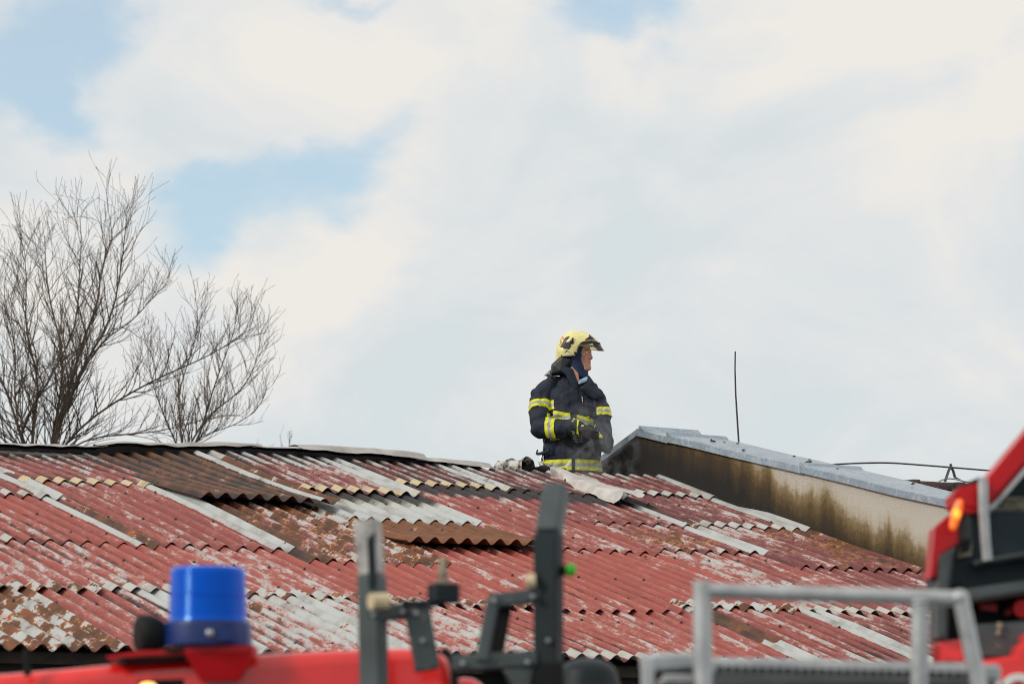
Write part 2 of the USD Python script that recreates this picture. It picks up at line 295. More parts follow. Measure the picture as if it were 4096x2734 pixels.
mat('amber_lamp', {'p': ('principled_bsdf', {'base_color': (0.9, 0.5, 0.1), 'emission_color': (1.0, 0.62, 0.2), 'emission_strength': 1.6})}, [], 'p.BSDF')

# plaster with soot that follows the fire at the ridge: thickest near the peak and along the roof, in vertical runs
PK = np.array([0.988, 29.223, 0.0])                                  # wall's foot at the ridge
WD = np.array([0.5783, -0.8158, 0.0])                                # along the wall, down the slope towards the eave
mat('plaster', {
    'g': ('geometry', {}), 'sub': ('vector_math', {'math_type': 'subtract', 'vector2': tuple(PK)}),
    'dt': ('vector_math', {'math_type': 'dot_product', 'vector2': tuple(WD)}), 'xyz': ('separate_xyz', {}),
    'k': ('math', {'math_type': 'multiply_add', 'value2': 0.275}), 'cv': ('combine_xyz', {}),
    'n1': ('noise_texture', {'scale': 5.4, 'detail': 5.0, 'roughness': 0.5}), 'n2': ('noise_texture', {'scale': 24.0, 'detail': 6.0, 'roughness': 0.7}),
    'n3': ('noise_texture', {'scale': 140.0, 'detail': 3.0, 'roughness': 0.7}), 'mp': ('mapping', {'scale': (1.0, 1.0, 0.16)}),
    'hgt': ('map_range', {'from_min': 4.33, 'from_max': 4.66, 'to_min': 0.50, 'to_max': -0.24}),
    'far': ('map_range', {'from_min': 0.25, 'from_max': 3.3, 'to_min': 0.80, 'to_max': -0.02}),
    'a1': ('math', {'math_type': 'add'}), 'a2': ('math', {'math_type': 'multiply_add', 'value2': 1.05, 'value3': -0.52}), 'a3': ('math', {'math_type': 'add'}),
    'a4': ('math', {'math_type': 'multiply_add', 'value2': 0.30, 'value3': -0.15}), 'a5': ('math', {'math_type': 'add'}),
    'ramp': ('rgb_ramp', {'ramp': [(0.0, (0.58, 0.555, 0.49)), (0.16, (0.50, 0.455, 0.36)), (0.28, (0.27, 0.20, 0.105)), (0.45, (0.135, 0.086, 0.034)), (0.64, (0.058, 0.038, 0.018)), (0.95, (0.016, 0.014, 0.012))]}),
    'gr': ('mix', {'mix_type': 'multiply', 'fac': 1.0}), 'gv': ('rgb_ramp', {'ramp': [(0.30, (0.55, 0.54, 0.52)), (0.46, (1, 1, 1)), (0.7, (1.12, 1.12, 1.12))]}),
    'b': ('bump', {'strength': 1.0, 'distance': 0.010}), 'p': ('principled_bsdf', {'roughness': 0.9})},
    [('g.position', 'sub.vector1'), ('sub.vector', 'dt.vector1'), ('g.position', 'xyz.vector'), ('dt.value', 'k.value1'), ('xyz.z', 'k.value3'),
     ('dt.value', 'cv.x'), ('xyz.z', 'cv.z'), ('cv.vector', 'mp.vector'), ('mp.vector', 'n1.vector'), ('cv.vector', 'n2.vector'), ('cv.vector', 'n3.vector'),
     ('k.value', 'hgt.value'), ('dt.value', 'far.value'), ('hgt.result', 'a1.value1'), ('far.result', 'a1.value2'), ('n1.fac', 'a2.value1'), ('a1.value', 'a3.value1'), ('a2.value', 'a3.value2'),
     ('n2.fac', 'a4.value1'), ('a3.value', 'a5.value1'), ('a4.value', 'a5.value2'), ('a5.value', 'ramp.fac'), ('ramp.color', 'gr.color1'), ('n3.fac', 'gv.fac'), ('gv.color', 'gr.color2'),
     ('gr.color', 'p.base_color'), ('n3.fac', 'b.height'), ('b.normal', 'p.normal')], 'p.BSDF')
# galvanised coping: spangle, faint white bloom and dirt
mat('coping', {
    'g': ('geometry', {}), 'v': ('voronoi_texture', {'scale': 60.0}), 'vb': ('rgb_to_bw', {}), 'n': ('noise_texture', {'scale': 5.0, 'detail': 8.0, 'roughness': 0.66, 'distortion': 0.6}), 'n2': ('noise_texture', {'scale': 30.0, 'detail': 5.0}),
    'r': ('rgb_ramp', {'ramp': [(0.30, (0.26, 0.325, 0.385)), (0.50, (0.32, 0.39, 0.455)), (0.55, (0.44, 0.49, 0.53)), (0.575, (0.29, 0.365, 0.45)), (0.72, (0.38, 0.45, 0.51))]}),  # blue sky reflection painted into the base colour
    'm': ('mix', {'mix_type': 'overlay', 'fac': 0.14}), 'p': ('principled_bsdf', {'metallic': 0.55}),
    'ro': ('map_range', {'from_min': 0.3, 'from_max': 0.7, 'to_min': 0.30, 'to_max': 0.52, 'clamp': True})},
    [('g.position', 'v.vector'), ('g.position', 'n.vector'), ('g.position', 'n2.vector'), ('n.fac', 'r.fac'), ('r.color', 'm.color1'), ('v.color', 'vb.color'), ('vb.val', 'm.color2'), ('m.color', 'p.base_color'), ('n2.fac', 'ro.value'), ('ro.result', 'p.roughness')], 'p.BSDF')
mat('scorched_felt', {'g': ('geometry', {}), 'n': ('noise_texture', {'scale': 16.0, 'detail': 6.0, 'roughness': 0.65}),
    'r': ('rgb_ramp', {'ramp': [(0.40, (0.02, 0.02, 0.02)), (0.48, (0.20, 0.19, 0.17)), (0.56, (0.50, 0.48, 0.44)), (0.7, (0.60, 0.59, 0.56))]}), 'p': ('principled_bsdf', {'roughness': 0.8})},
    [('g.position', 'n.vector'), ('n.fac', 'r.fac'), ('r.color', 'p.base_color')], 'p.BSDF')

# ------------------------------------------------------------------ ground
g = trimesh.creation.box((900, 900, 1.0)); g.apply_translation((0, 200, -0.5))
tag(obj('ground', g, 'asphalt', smooth=False), kind='structure')

# ------------------------------------------------------------------ the shed and its corrugated roof
RA, SL = math.radians(59.0), math.radians(16.4)
ER = np.array([math.sin(RA), math.cos(RA), 0.0]); EH = np.array([math.cos(RA), -math.sin(RA), 0.0])
EF = EH * math.cos(SL) + np.array([0, 0, -math.sin(SL)]); NR = np.cross(ER, EF)
NR = NR if NR[2] > 0 else -NR
ORG = P(2237, 1885, 28.6)
def roof(u, v, h=0.0):
    u, v, h = np.broadcast_arrays(np.asarray(u, float), np.asarray(v, float), np.asarray(h, float))
    return ORG + u[..., None] * ER + v[..., None] * EF + h[..., None] * NR
def sag(u, v):
    u, v = np.broadcast_arrays(np.asarray(u, float), np.asarray(v, float))
    q = np.stack([np.asarray(u) * 0.55 + 20, np.asarray(v) * 0.5 + 7, np.zeros(np.shape(u))], -1)
    d = np.clip((-u - 2.7) / 1.3, 0, 1); d = d * d * (3 - 2 * d)
    return (meshkit.fbm(q, 2, 5) - 0.5) * 0.05 - 0.088 * d * np.exp(-(np.clip(v, 0, 9) / 1.1) ** 2)
PITCH = 0.975 / 8
shed = thing('metal_roofed_shed', 'low shed with a weathered red corrugated metal roof, rust brown and bare patches', 'shed', (0, 0, 0))
rng = np.random.RandomState(11)
def smooth01(x): x = np.clip(x, 0, 1); return x * x * (3 - 2 * x)
def sheet(uL, uR, v0, v1, peel=0.35, warm=0.0, rust=0.0, soot=0.0, tone=0.2, cream=0.0, end=None, edge=0.0, lift=0.018, endlift=0.0, f=None, label=None, skew=0.0):
    """One sheet from its upper end v0 to its lower end v1, eight waves wide, the last wave lapping the next sheet."""
    seed = rng.rand() * 50; L = v1 - v0
    nw = int(round((uR - uL) / PITCH)) ; pitch = (uR - uL) / nw
    nx = nw * 10 + 6
    x = np.linspace(-0.20, nw + 0.42, nx) * pitch
    ends = np.array([L - 0.16, L - 0.13, L - 0.105, L - 0.09, L - 0.05, L - 0.02])
    y = np.unique(np.concatenate([np.linspace(0, L, 22), ends[ends > 0.05]]))
    X, Y = np.meshgrid(x, y, indexing='ij')
    ph = X / pitch
    amp = 0.0205
    jag = (meshkit.noise(np.stack([X * 9, X * 0 + seed, X * 0], -1)) - 0.5) * 0.012 * (Y > L - 0.03)
    U = uL + X + skew * Y; V = v0 + Y + jag
    warp = (meshkit.fbm(np.stack([X * 1.5 + seed, Y * 1.2, X * 0 + 3], -1), 2) - 0.5) * 0.012
    Hh = amp * np.cos(2 * PI * (ph - 0.5)) + lift * Y / L + 0.003 + 0.006 * np.clip((ph - nw + 0.6), 0, 1) + sag(U, V) + warp
    Hh = Hh + endlift * np.clip((Y - 0.35 * L) / (0.65 * L), 0, 1) ** 2
    top = roof(U, V, Hh); bot = top - NR * 0.0035
    # wear, with wave shading painted in: paler crests, darker flanks
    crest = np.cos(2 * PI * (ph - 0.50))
    wr = rng.rand(nw + 2) - 0.5
    per = np.interp(ph, np.arange(-1, nw + 1) + 0.5, wr)
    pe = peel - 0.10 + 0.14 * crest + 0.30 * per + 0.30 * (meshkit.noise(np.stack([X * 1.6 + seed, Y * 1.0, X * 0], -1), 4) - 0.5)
    ru = np.full_like(X, rust) + 0.10 * np.interp(ph, np.arange(-1, nw + 1) + 0.5, rng.rand(nw + 2) - 0.5)
    so = np.full_like(X, soot); to = np.full_like(X, tone) + 0.18 * np.interp(ph, np.arange(-1, nw + 1) + 0.5, rng.rand(nw + 2) - 0.5); cr = np.full_like(X, cream)
    flank_shade = smooth01((-np.cos(2 * PI * (ph - 0.64)) - 0.05) / 0.85)
    to = to + 0.32 * flank_shade  # flank shade painted as a deeper maroon
    so = so + 0.44 * flank_shade + 0.8 * (meshkit.fbm(np.stack([U * 0.9 + 40, V * 0.7, X * 0], -1), 3, 12) - 0.52)                        # wave shade painted on the flanks, plus patchy grime
    d_end = L - Y; crest_on = np.cos(2 * PI * (ph - 0.5)) > -0.35
    if end in ('cream', 'white'):
        on = (d_end < 0.108) & crest_on
        pe = np.where(on, 1.3, pe); ru = np.where(on, 0.12, ru); cr = np.where(on, 0.85 if end == 'cream' else 0.15, cr); so = np.where(on, soot * 0.5, so)
    if end == 'rusty':
        on = (d_end < 0.15); pe = np.where(on, 1.2, pe); ru = np.where(on, 0.52, ru)
    if edge:
        on = (ph > nw - 0.72) ; pe = np.where(on, 0.55 + 0.8 * edge, pe); ru = np.where(on, np.minimum(ru, 0.1) + 0.02, ru); cr = np.where(on, cr * 0.4, cr); so = np.where(on, so * 0.6, so)
    W = dict(ph=ph / nw, y=Y / L, X=X, Y=Y, L=L, pe=pe, ru=ru, so=so, to=to, cr=cr, nw=nw)
    if f: f(W)
    pe, ru, so, to, cr = (W[k] for k in ('pe', 'ru', 'so', 'to', 'cr'))
    a, b = X.shape
    idx = np.arange(a * b).reshape(a, b)
    q = np.stack([idx[:-1, :-1], idx[1:, :-1], idx[1:, 1:], idx[:-1, 1:]], -1).reshape(-1, 4)
    tri = np.vstack([q[:, [0, 1, 2]], q[:, [0, 2, 3]]])
    nrm = np.cross(top[1:2, 0] - top[0:1, 0], top[0:1, 1] - top[0:1, 0])[0]
    if nrm @ NR < 0: tri = tri[:, ::-1]
    V3 = [top.reshape(-1, 3), bot.reshape(-1, 3)]; Fc = [tri, tri[:, ::-1] + a * b]
    at = [np.arange(a * b)] * 2; off = 2 * a * b
    for line in (idx[:, -1], idx[-1, :], idx[0, :], idx[:, 0]):                  # the cut rims
        k = len(line); V3 += [top.reshape(-1, 3)[line], bot.reshape(-1, 3)[line]]
        i = np.arange(k - 1)
        Fc += [np.vstack([np.stack([off + i, off + i + 1, off + k + i + 1], 1), np.stack([off + i, off + k + i + 1, off + k + i], 1)])]
        at += [line, line]; off += 2 * k
    v = np.vstack(V3); fc = np.vstack(Fc); at = np.concatenate(at)
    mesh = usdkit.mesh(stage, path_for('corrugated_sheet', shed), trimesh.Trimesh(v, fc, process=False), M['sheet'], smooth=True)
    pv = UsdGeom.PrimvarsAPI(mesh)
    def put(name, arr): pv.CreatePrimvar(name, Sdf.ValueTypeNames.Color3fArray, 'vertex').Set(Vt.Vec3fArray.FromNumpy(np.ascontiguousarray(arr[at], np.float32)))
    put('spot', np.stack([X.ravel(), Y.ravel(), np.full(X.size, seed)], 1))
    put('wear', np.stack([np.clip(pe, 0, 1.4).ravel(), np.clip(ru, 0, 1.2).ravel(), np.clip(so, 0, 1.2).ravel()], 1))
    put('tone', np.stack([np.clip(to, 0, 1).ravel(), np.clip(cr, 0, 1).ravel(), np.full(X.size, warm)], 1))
    if label: tag(mesh.GetPrim(), label)
    return mesh
def smooth01(x): x = np.clip(x, 0, 1); return x * x * (3 - 2 * x)
# special wear
def burnt_top(W): W['so'] = np.maximum(W['so'], 0.95 * (1 - smooth01((W['y'] - 0.10) / 0.62))); W['pe'][:] = 1.3; W['cr'] = np.clip(0.55 * (1 - W['y'] * 1.6), 0, 1)
def soot_band(W): W['so'] = np.maximum(W['so'], 1.0 * (1 - smooth01((W['Y'] - 0.28) / 0.34)))
def soot_low(W): W['so'] = W['so'] + 0.25 * smooth01((W['y'] - 0.55) / 0.4) * (W['Y'] < W['L'] - 0.12)
def grey_top(W): W['pe'] = W['pe'] + 0.28 * (1 - smooth01(W['y'] / 0.5)); W['so'] = W['so'] + 0.22 * (1 - smooth01(W['y'] / 0.6))
def streak(W):
    W['ru'] = W['ru'] + 0.42 * np.exp(-((W['ph'] - 0.45) / 0.16) ** 2 - ((W['y'] - 0.25) / 0.2) ** 2)
def half_rust_edge(W):
    on = W['ph'] > 1 - 0.72 / W['nw']; W['ru'] = np.where(on & (W['y'] > 0.12) & (W['ph'] > 1 - (0.18 + 0.25 * np.sin(W['y'] * 5) ** 2) / W['nw']), 0.75, W['ru'])
def left_brown(W): W['ru'] = W['ru'] + 0.5 * (1 - smooth01(W['ph'] / 0.28)); W['so'] = W['so'] + 0.12 * (1 - smooth01(W['ph'] / 0.3))
def spots(W): W['ru'] = W['ru'] + 0.26 * np.exp(-((W['ph'] - 0.55) / 0.3) ** 2 - ((W['y'] - 0.5) / 0.3) ** 2)
def right_brown_wave(W):
    W['ru'] = np.where((W['ph'] > 1 - 0.9 / W['nw']) & (W['y'] > 0.12) & (W['y'] < 0.62), 0.95, W['ru'])
def rust_upper_right(W): W['ru'] = W['ru'] + 0.32 * smooth01((W['ph'] - 0.35) / 0.5) * (1 - 0.5 * W['y'])
C = [1.905, 0.93, -0.045, -1.02, -1.995, -2.97, -3.945, -4.92, -5.895, -6.87, -7.845, -8.82]
col = lambda k: (C[k + 2], C[k + 1])           # column k spans from its left seam to its right seam
LAP = 0.13
def column(k, rows):
    """rows: (v of the lower end, wear...) from the ridge down; each lower sheet starts under the one above."""
    uL, uR = col(k); v0 = 0.02
    made = []
    for v1, kw in rows: made.append((v0, v1, kw)); v0 = v1 - LAP
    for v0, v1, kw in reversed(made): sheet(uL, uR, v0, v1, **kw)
R_ = lambda **k: k
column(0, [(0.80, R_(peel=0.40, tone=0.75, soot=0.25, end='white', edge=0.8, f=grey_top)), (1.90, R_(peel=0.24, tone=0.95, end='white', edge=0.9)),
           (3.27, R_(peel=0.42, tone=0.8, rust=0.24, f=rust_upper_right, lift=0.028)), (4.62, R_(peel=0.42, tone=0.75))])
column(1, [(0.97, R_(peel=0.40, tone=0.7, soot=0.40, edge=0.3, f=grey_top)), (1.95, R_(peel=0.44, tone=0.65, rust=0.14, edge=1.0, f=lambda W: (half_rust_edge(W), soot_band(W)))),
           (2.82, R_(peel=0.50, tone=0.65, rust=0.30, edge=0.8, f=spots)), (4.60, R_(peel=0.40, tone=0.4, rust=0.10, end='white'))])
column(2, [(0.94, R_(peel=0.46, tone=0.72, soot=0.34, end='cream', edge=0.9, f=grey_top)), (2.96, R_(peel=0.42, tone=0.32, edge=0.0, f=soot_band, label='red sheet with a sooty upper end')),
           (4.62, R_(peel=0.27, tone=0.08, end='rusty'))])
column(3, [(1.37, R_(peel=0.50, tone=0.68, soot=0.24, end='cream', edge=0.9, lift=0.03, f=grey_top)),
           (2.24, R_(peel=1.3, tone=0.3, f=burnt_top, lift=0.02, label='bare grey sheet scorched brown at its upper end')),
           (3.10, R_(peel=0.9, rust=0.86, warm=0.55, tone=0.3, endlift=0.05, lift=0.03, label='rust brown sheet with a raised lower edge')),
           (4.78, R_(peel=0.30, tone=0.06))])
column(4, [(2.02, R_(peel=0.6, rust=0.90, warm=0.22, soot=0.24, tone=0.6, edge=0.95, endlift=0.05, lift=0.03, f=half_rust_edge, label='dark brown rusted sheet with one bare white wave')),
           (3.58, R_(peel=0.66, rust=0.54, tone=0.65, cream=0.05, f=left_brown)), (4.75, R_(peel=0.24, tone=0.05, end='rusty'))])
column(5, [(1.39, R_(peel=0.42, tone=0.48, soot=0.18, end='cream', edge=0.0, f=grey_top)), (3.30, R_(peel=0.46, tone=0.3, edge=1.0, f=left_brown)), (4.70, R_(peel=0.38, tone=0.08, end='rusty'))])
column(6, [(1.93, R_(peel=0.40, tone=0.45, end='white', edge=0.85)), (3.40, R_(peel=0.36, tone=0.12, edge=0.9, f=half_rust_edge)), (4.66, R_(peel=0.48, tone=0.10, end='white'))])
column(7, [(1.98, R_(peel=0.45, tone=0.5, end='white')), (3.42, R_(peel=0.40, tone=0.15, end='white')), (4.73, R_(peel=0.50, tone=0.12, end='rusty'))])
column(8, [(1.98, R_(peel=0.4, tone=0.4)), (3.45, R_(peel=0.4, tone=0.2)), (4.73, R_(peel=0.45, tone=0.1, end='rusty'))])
# the bottom course has seams of its own
B = [1.10, 0.15, -0.80, -1.74, -2.68, -3.62, -4.56, -5.50, -6.35, -7.32, -8.3]
bottom = [R_(peel=0.36, tone=0.7), R_(peel=0.40, tone=0.75, edge=0.0), R_(peel=0.50, tone=0.45, edge=1.0), R_(peel=0.44, tone=0.2, edge=0.9, f=right_brown_wave, end='white'), R_(peel=0.46, tone=0.15, end='white'),
          R_(peel=0.58, tone=0.15), R_(peel=0.75, tone=0.15, rust=0.14, edge=1.0, f=streak), R_(peel=0.46, tone=0.12, edge=1.0), R_(peel=1.1, rust=0.56, warm=0.1, tone=0.2, label='brown rusted sheet mottled with bare white flakes'),
          R_(peel=1.1, rust=0.56, warm=0.1, tone=0.2)]
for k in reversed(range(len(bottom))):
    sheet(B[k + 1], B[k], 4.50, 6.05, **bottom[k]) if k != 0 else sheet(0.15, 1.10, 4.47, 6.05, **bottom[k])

SCREWS = []
def screw(u, v, h):
    p = roof(u, v, h + sag(u, v)); SCREWS.append(tube([p, p + NR * 0.004, p + NR * 0.0045, p + NR * 0.010, p + NR * 0.012], [0.012, 0.012, 0.006, 0.0055, 0.003], 7))
for k in range(0, 9):
    uL, uR = col(k); r6 = np.random.RandomState(60 + k)
    for v in (0.45, 1.25, 1.75, 2.6, 3.15, 3.9, 4.5):
        for j in range(0, 8, 2):
            if r6.rand() < 0.75: screw(uL + (j + 0.5) * PITCH + 0.004 * r6.randn(), v + 0.02 * r6.randn(), 0.034)
for k in range(len(B) - 1):
    r6 = np.random.RandomState(80 + k); pt_ = (B[k] - B[k + 1]) / round((B[k] - B[k + 1]) / PITCH)
    for j in range(0, 8, 2):
        for v in (5.1, 5.92): screw(B[k + 1] + (j + 0.5) * pt_, v + 0.02 * r6.randn(), 0.034)
tag(obj('roof_screws', cat(*SCREWS), 'steel_rod', shed, smooth=40), kind='stuff')
# front and end walls, rear deck (where the firefighter stands), rafters under the eave
def quad_prism(u0, u1, v, zlow, h, t, mat_, name):
    a, b = roof(u0, v, h), roof(u1, v, h)
    n = np.array([EH[0], EH[1], 0]) * t
    pts = np.array([a, b, a - n, b - n]); low = pts.copy(); low[:, 2] = zlow
    return obj(name, trimesh.convex.convex_hull(np.vstack([pts, low])), mat_, shed, smooth=False)
quad_prism(-9.0, 1.0, 5.72, 0.0, -0.06, 0.2, 'wood_wall', 'front_wall')
for k, v in enumerate((0.15, 1.6, 3.1, 4.6, 5.85)):
    obj('purlin', beam(roof(-8.8, v, -0.085), roof(0.95, v, -0.085), 0.1, 0.07, side=EF), 'wood_wall', shed, smooth=False)
low = 3.50
a, b = roof(-9.0, 0.0)[:2], roof(3.5, 0.0)[:2]
back = -EH * 6.0
pts = np.array([[*a, low], [*b, low], [a[0] + back[0], a[1] + back[1], low], [b[0] + back[0], b[1] + back[1], low]])
obj('rear_deck', trimesh.convex.convex_hull(np.vstack([pts, pts - (0, 0, 0.2)])), 'wood_wall', shed, smooth=False)
rb = np.array([roof(-9.0, 0.05, -0.06), roof(0.95, 0.05, -0.06), roof(-9.0, -0.02, -0.08), roof(0.95, -0.02, -0.08)]); rl = rb.copy(); rl[:, 2] = low
obj('ridge_board', trimesh.convex.convex_hull(np.vstack([rb, rl])), 'wood_wall', shed, smooth=False)
rw = np.array([[*(a + back[:2]), 3.3], [*(b + back[:2]), 3.3]]); 
obj('rear_wall', trimesh.convex.convex_hull(np.vstack([rw, rw - (0, 0, 3.3), rw + (EH * 0.2), rw - (0, 0, 3.3) + EH * 0.2])), 'wood_wall', shed, smooth=False)

def shade_strip():  # added dark strip standing in for the shade under the cap
    def fn(s, t):
        u = -8.9 + 8.2 * s; h = -0.10 + (0.150 - 0.045 * np.clip((u + 1.6) / 1.0, 0, 1)) * t + sag(u, 0 * u)
        return roof(u, -0.015 + 0 * u, h)
    obj('ridge_shade_strip', sheet_grid(fn, 80, 3, 0.03, EF), 'black_felt', shed, smooth=40)
def sheet_grid(fn, n1, n2, thick, nrm):
    """A bent thin plate with real thickness from fn(s, t) in [0, 1]^2."""
    s, t = np.meshgrid(np.linspace(0, 1, n1), np.linspace(0, 1, n2), indexing='ij')
    top = fn(s, t); bot = top - np.asarray(nrm) * thick
    idx = np.arange(n1 * n2).reshape(n1, n2); q = np.stack([idx[:-1, :-1], idx[1:, :-1], idx[1:, 1:], idx[:-1, 1:]], -1).reshape(-1, 4)
    tri = np.vstack([q[:, [0, 1, 2]], q[:, [0, 2, 3]]]); m = n1 * n2
    rim = np.concatenate([idx[:, 0], idx[-1, 1:], idx[::-1, -1][1:], idx[0, ::-1][1:]])
    i = np.arange(len(rim) - 1)
    side = np.vstack([np.stack([rim[i], rim[i + 1], rim[i + 1] + m], 1), np.stack([rim[i], rim[i + 1] + m, rim[i] + m], 1)])
    T = trimesh.Trimesh(np.vstack([top.reshape(-1, 3), bot.reshape(-1, 3)]), np.vstack([tri, tri[:, ::-1] + m, side[:, ::-1]]), process=False)
    if T.volume < 0: T.invert()
    return T
# ridge capping in overlapping lengths: black felt lip below, grey sheet above, wavy from the heat
def cap_len(u0, u1, hA, hB, front, crump, seed, felt, mat_='ridge_metal', name='ridge_cap', drop=0.034):
    def fn(s, t):
        u = u0 + (u1 - u0) * s
        w = meshkit.fbm(np.stack([u * 2.2 + seed, t * 1.5, u * 0 + seed], -1), 3) - 0.5
        prof = -0.12 + (front + 0.12) * t                            # across the ridge, rear to front
        h = hA + (hB - hA) * s + 0.010 * np.sin(PI * np.clip(t, 0, 1)) ** 0.8 - drop * (1 - t) + crump * w * 1.6 + sag(u, prof)
        return roof(u, prof + 0.03 * w, h + np.where(prof < 0, -0.28 * np.abs(prof), 0))
    obj(name, sheet_grid(fn, 60, 12, 0.003, NR), mat_, shed, smooth=40)
    if felt:
        def fe(s, t):
            u = u0 + (u1 - u0) * s
            w = meshkit.fbm(np.stack([u * 2.2 + seed, u * 0 + 1.5, u * 0 + seed], -1), 3) - 0.5
            h = hA + (hB - hA) * s - 0.025 + crump * w * 1.6 + sag(u, front) - (felt + 0.02 * np.sin(u * 7 + seed)) * t
            return roof(u, front - 0.004 - 0.02 * t + 0.03 * w, h)
        obj('felt_lip', sheet_grid(fe, 60, 4, 0.006, EF), 'black_felt', shed, smooth=40)
shade_strip()
cap_len(-8.9, -3.72, 0.088, 0.070, 0.070, 0.065, 1.0, 0.080)
cap_len(-3.80, -2.52, 0.060, 0.062, 0.066, 0.060, 4.0, 0.066)
cap_len(-2.60, -2.05, 0.066, 0.072, 0.066, 0.012, 6.0, 0.060)
cap_len(-2.22, -1.20, 0.085, 0.058, 0.120, 0.040, 8.0, 0.036, drop=0.0)
cap_len(-1.28, -0.62, 0.050, 0.030, 0.090, 0.040, 9.0, 0.0, drop=0.0)
# bent white flashing lying loose on the roof
def flash(s, t):
    v = 0.10 + 1.22 * s; u = -0.20 - 0.03 * s + (t - 0.5) * (0.15 + 0.13 * np.clip(s * 3, 0, 1)) + 0.09 * (1 - s)
    w = meshkit.fbm(np.stack([s * 6, t * 2.2, s * 0 + 2], -1), 3) - 0.5
    h = 0.028 + 0.022 * np.abs(np.sin(t * PI)) + 0.060 * w * (1.2 - 0.5 * s) + 0.050 * s
    fl = np.clip((0.22 - t) / 0.22, 0, 1)                           # folded-down flange on the near side
    h = h - 0.055 * fl; u = u + 0.05 * fl - 0.02 * fl * s
    h = h + 0.05 * np.clip((s - 0.72) / 0.28, 0, 1) * np.clip((t - 0.75) / 0.25, 0, 1)
    return roof(u, v + 0.05 * np.sin(t * 9) * (s > 0.97) + 0.03 * w, h)
fm = sheet_grid(flash, 56, 26, 0.002, NR)
tag(obj('loose_flashing', fm, 'white_metal', smooth=45), 'crumpled pale metal flashing lying loose on the roof below the firefighter', 'flashing')
# burnt roll of felt on the ridge
def lump(c, r, seed, k=0.4, sub=4):
    s = trimesh.creation.icosphere(subdivisions=sub); v = s.vertices
    d = meshkit.fbm(v * 2.3 + seed, 4, 3) - 0.5
    s.vertices = v * (1 + k * 2 * d)[:, None] * r + c; return s
def roll(s, t):
    ang = t * 4.6 - 1.2; r = 0.085 - 0.012 * t
    w = meshkit.fbm(np.stack([s * 5, t * 4, s * 0 + 11], -1), 3) - 0.5
    r = r * (1 + 0.9 * w); ax = (s - 0.5) * 0.26
    c = P(2056, 1872, 28.72)
    d1 = ER * 0.45 + EH * 0.89; d2 = ER * 0.89 - EH * 0.45
    p = c + ax[..., None] * d1 + (r * np.cos(ang) * 1.15)[..., None] * d2 + (r * np.sin(ang) * 0.85)[..., None] * np.array([0, 0, 1.0])
    return p
rt = sheet_grid(roll, 22, 40, 0.006, (0, 0, 1))
tag(obj('felt_roll', rt, 'scorched_felt', smooth=50), 'scorched curled roll of pale roofing felt on the ridge left of the firefighter', 'roofing felt')
deb = []
r2 = np.random.RandomState(3)
for i in range(34):
    px = 2095 + 150 * r2.rand(); py = 1872 + 12 * r2.rand() + (px - 2095) * 0.03
    s = 0.012 + 0.022 * r2.rand()
    deb.append(lump(P(px, py, 28.72), np.array([s * 1.8, s, s * 0.8]), i * 3.1, 0.55, 2))
for i in range(12):
    px = 2060 + 150 * r2.rand(); p = P(px, 1868 + 6 * r2.rand(), 28.75)
    q = p + np.array([0.03 * (r2.rand() - 0.5), 0, 0.02 + 0.04 * r2.rand()])
    deb.append(tube([p, (p + q) / 2 + (0.008, 0, 0), q, q + (0.02, 0, -0.008)], [0.004, 0.0035, 0.003, 0.002], 4))
tag(obj('charred_debris', cat(*deb), 'char', smooth=40), 'black charred scraps along the ridge at the firefighter\'s hem', 'debris', kind='stuff')

# ------------------------------------------------------------------ parapet wall with metal coping
par = thing('parapet_wall', 'pale plastered parapet wall stained with black soot, under a grey metal coping', 'wall')
WN = np.array([-WD[1], WD[0], 0.0]); WN = WN if WN @ ER > 0 else -WN             # away from the roof we see
def wl(s, z, k=0.0): return np.array([PK[0], PK[1], 0]) + s * WD + k * WN + np.array([0, 0, z])
S_PK = -0.02
def top_z(s): return 4.655 - 0.222 * (s - S_PK) if s > S_PK else 4.655 + 0.375 * (s - S_PK)
outline = [(-3.0, 1.0), (5.9, 1.0), (5.9, top_z(5.9)), (S_PK, top_z(S_PK)), (-3.0, top_z(-3.0))]
cs = m3.CrossSection([np.array(outline)], m3.FillRule.EvenOdd).extrude(0.47).to_mesh()
v = np.array(cs.vert_properties[:, :3]); v = np.array([wl(x, y, z) for x, y, z in v])
wm_ = trimesh.Trimesh(v, np.array(cs.tri_verts), process=False); wm_.fix_normals()
obj('plastered_wall', wm_, 'plaster', par, smooth=False)
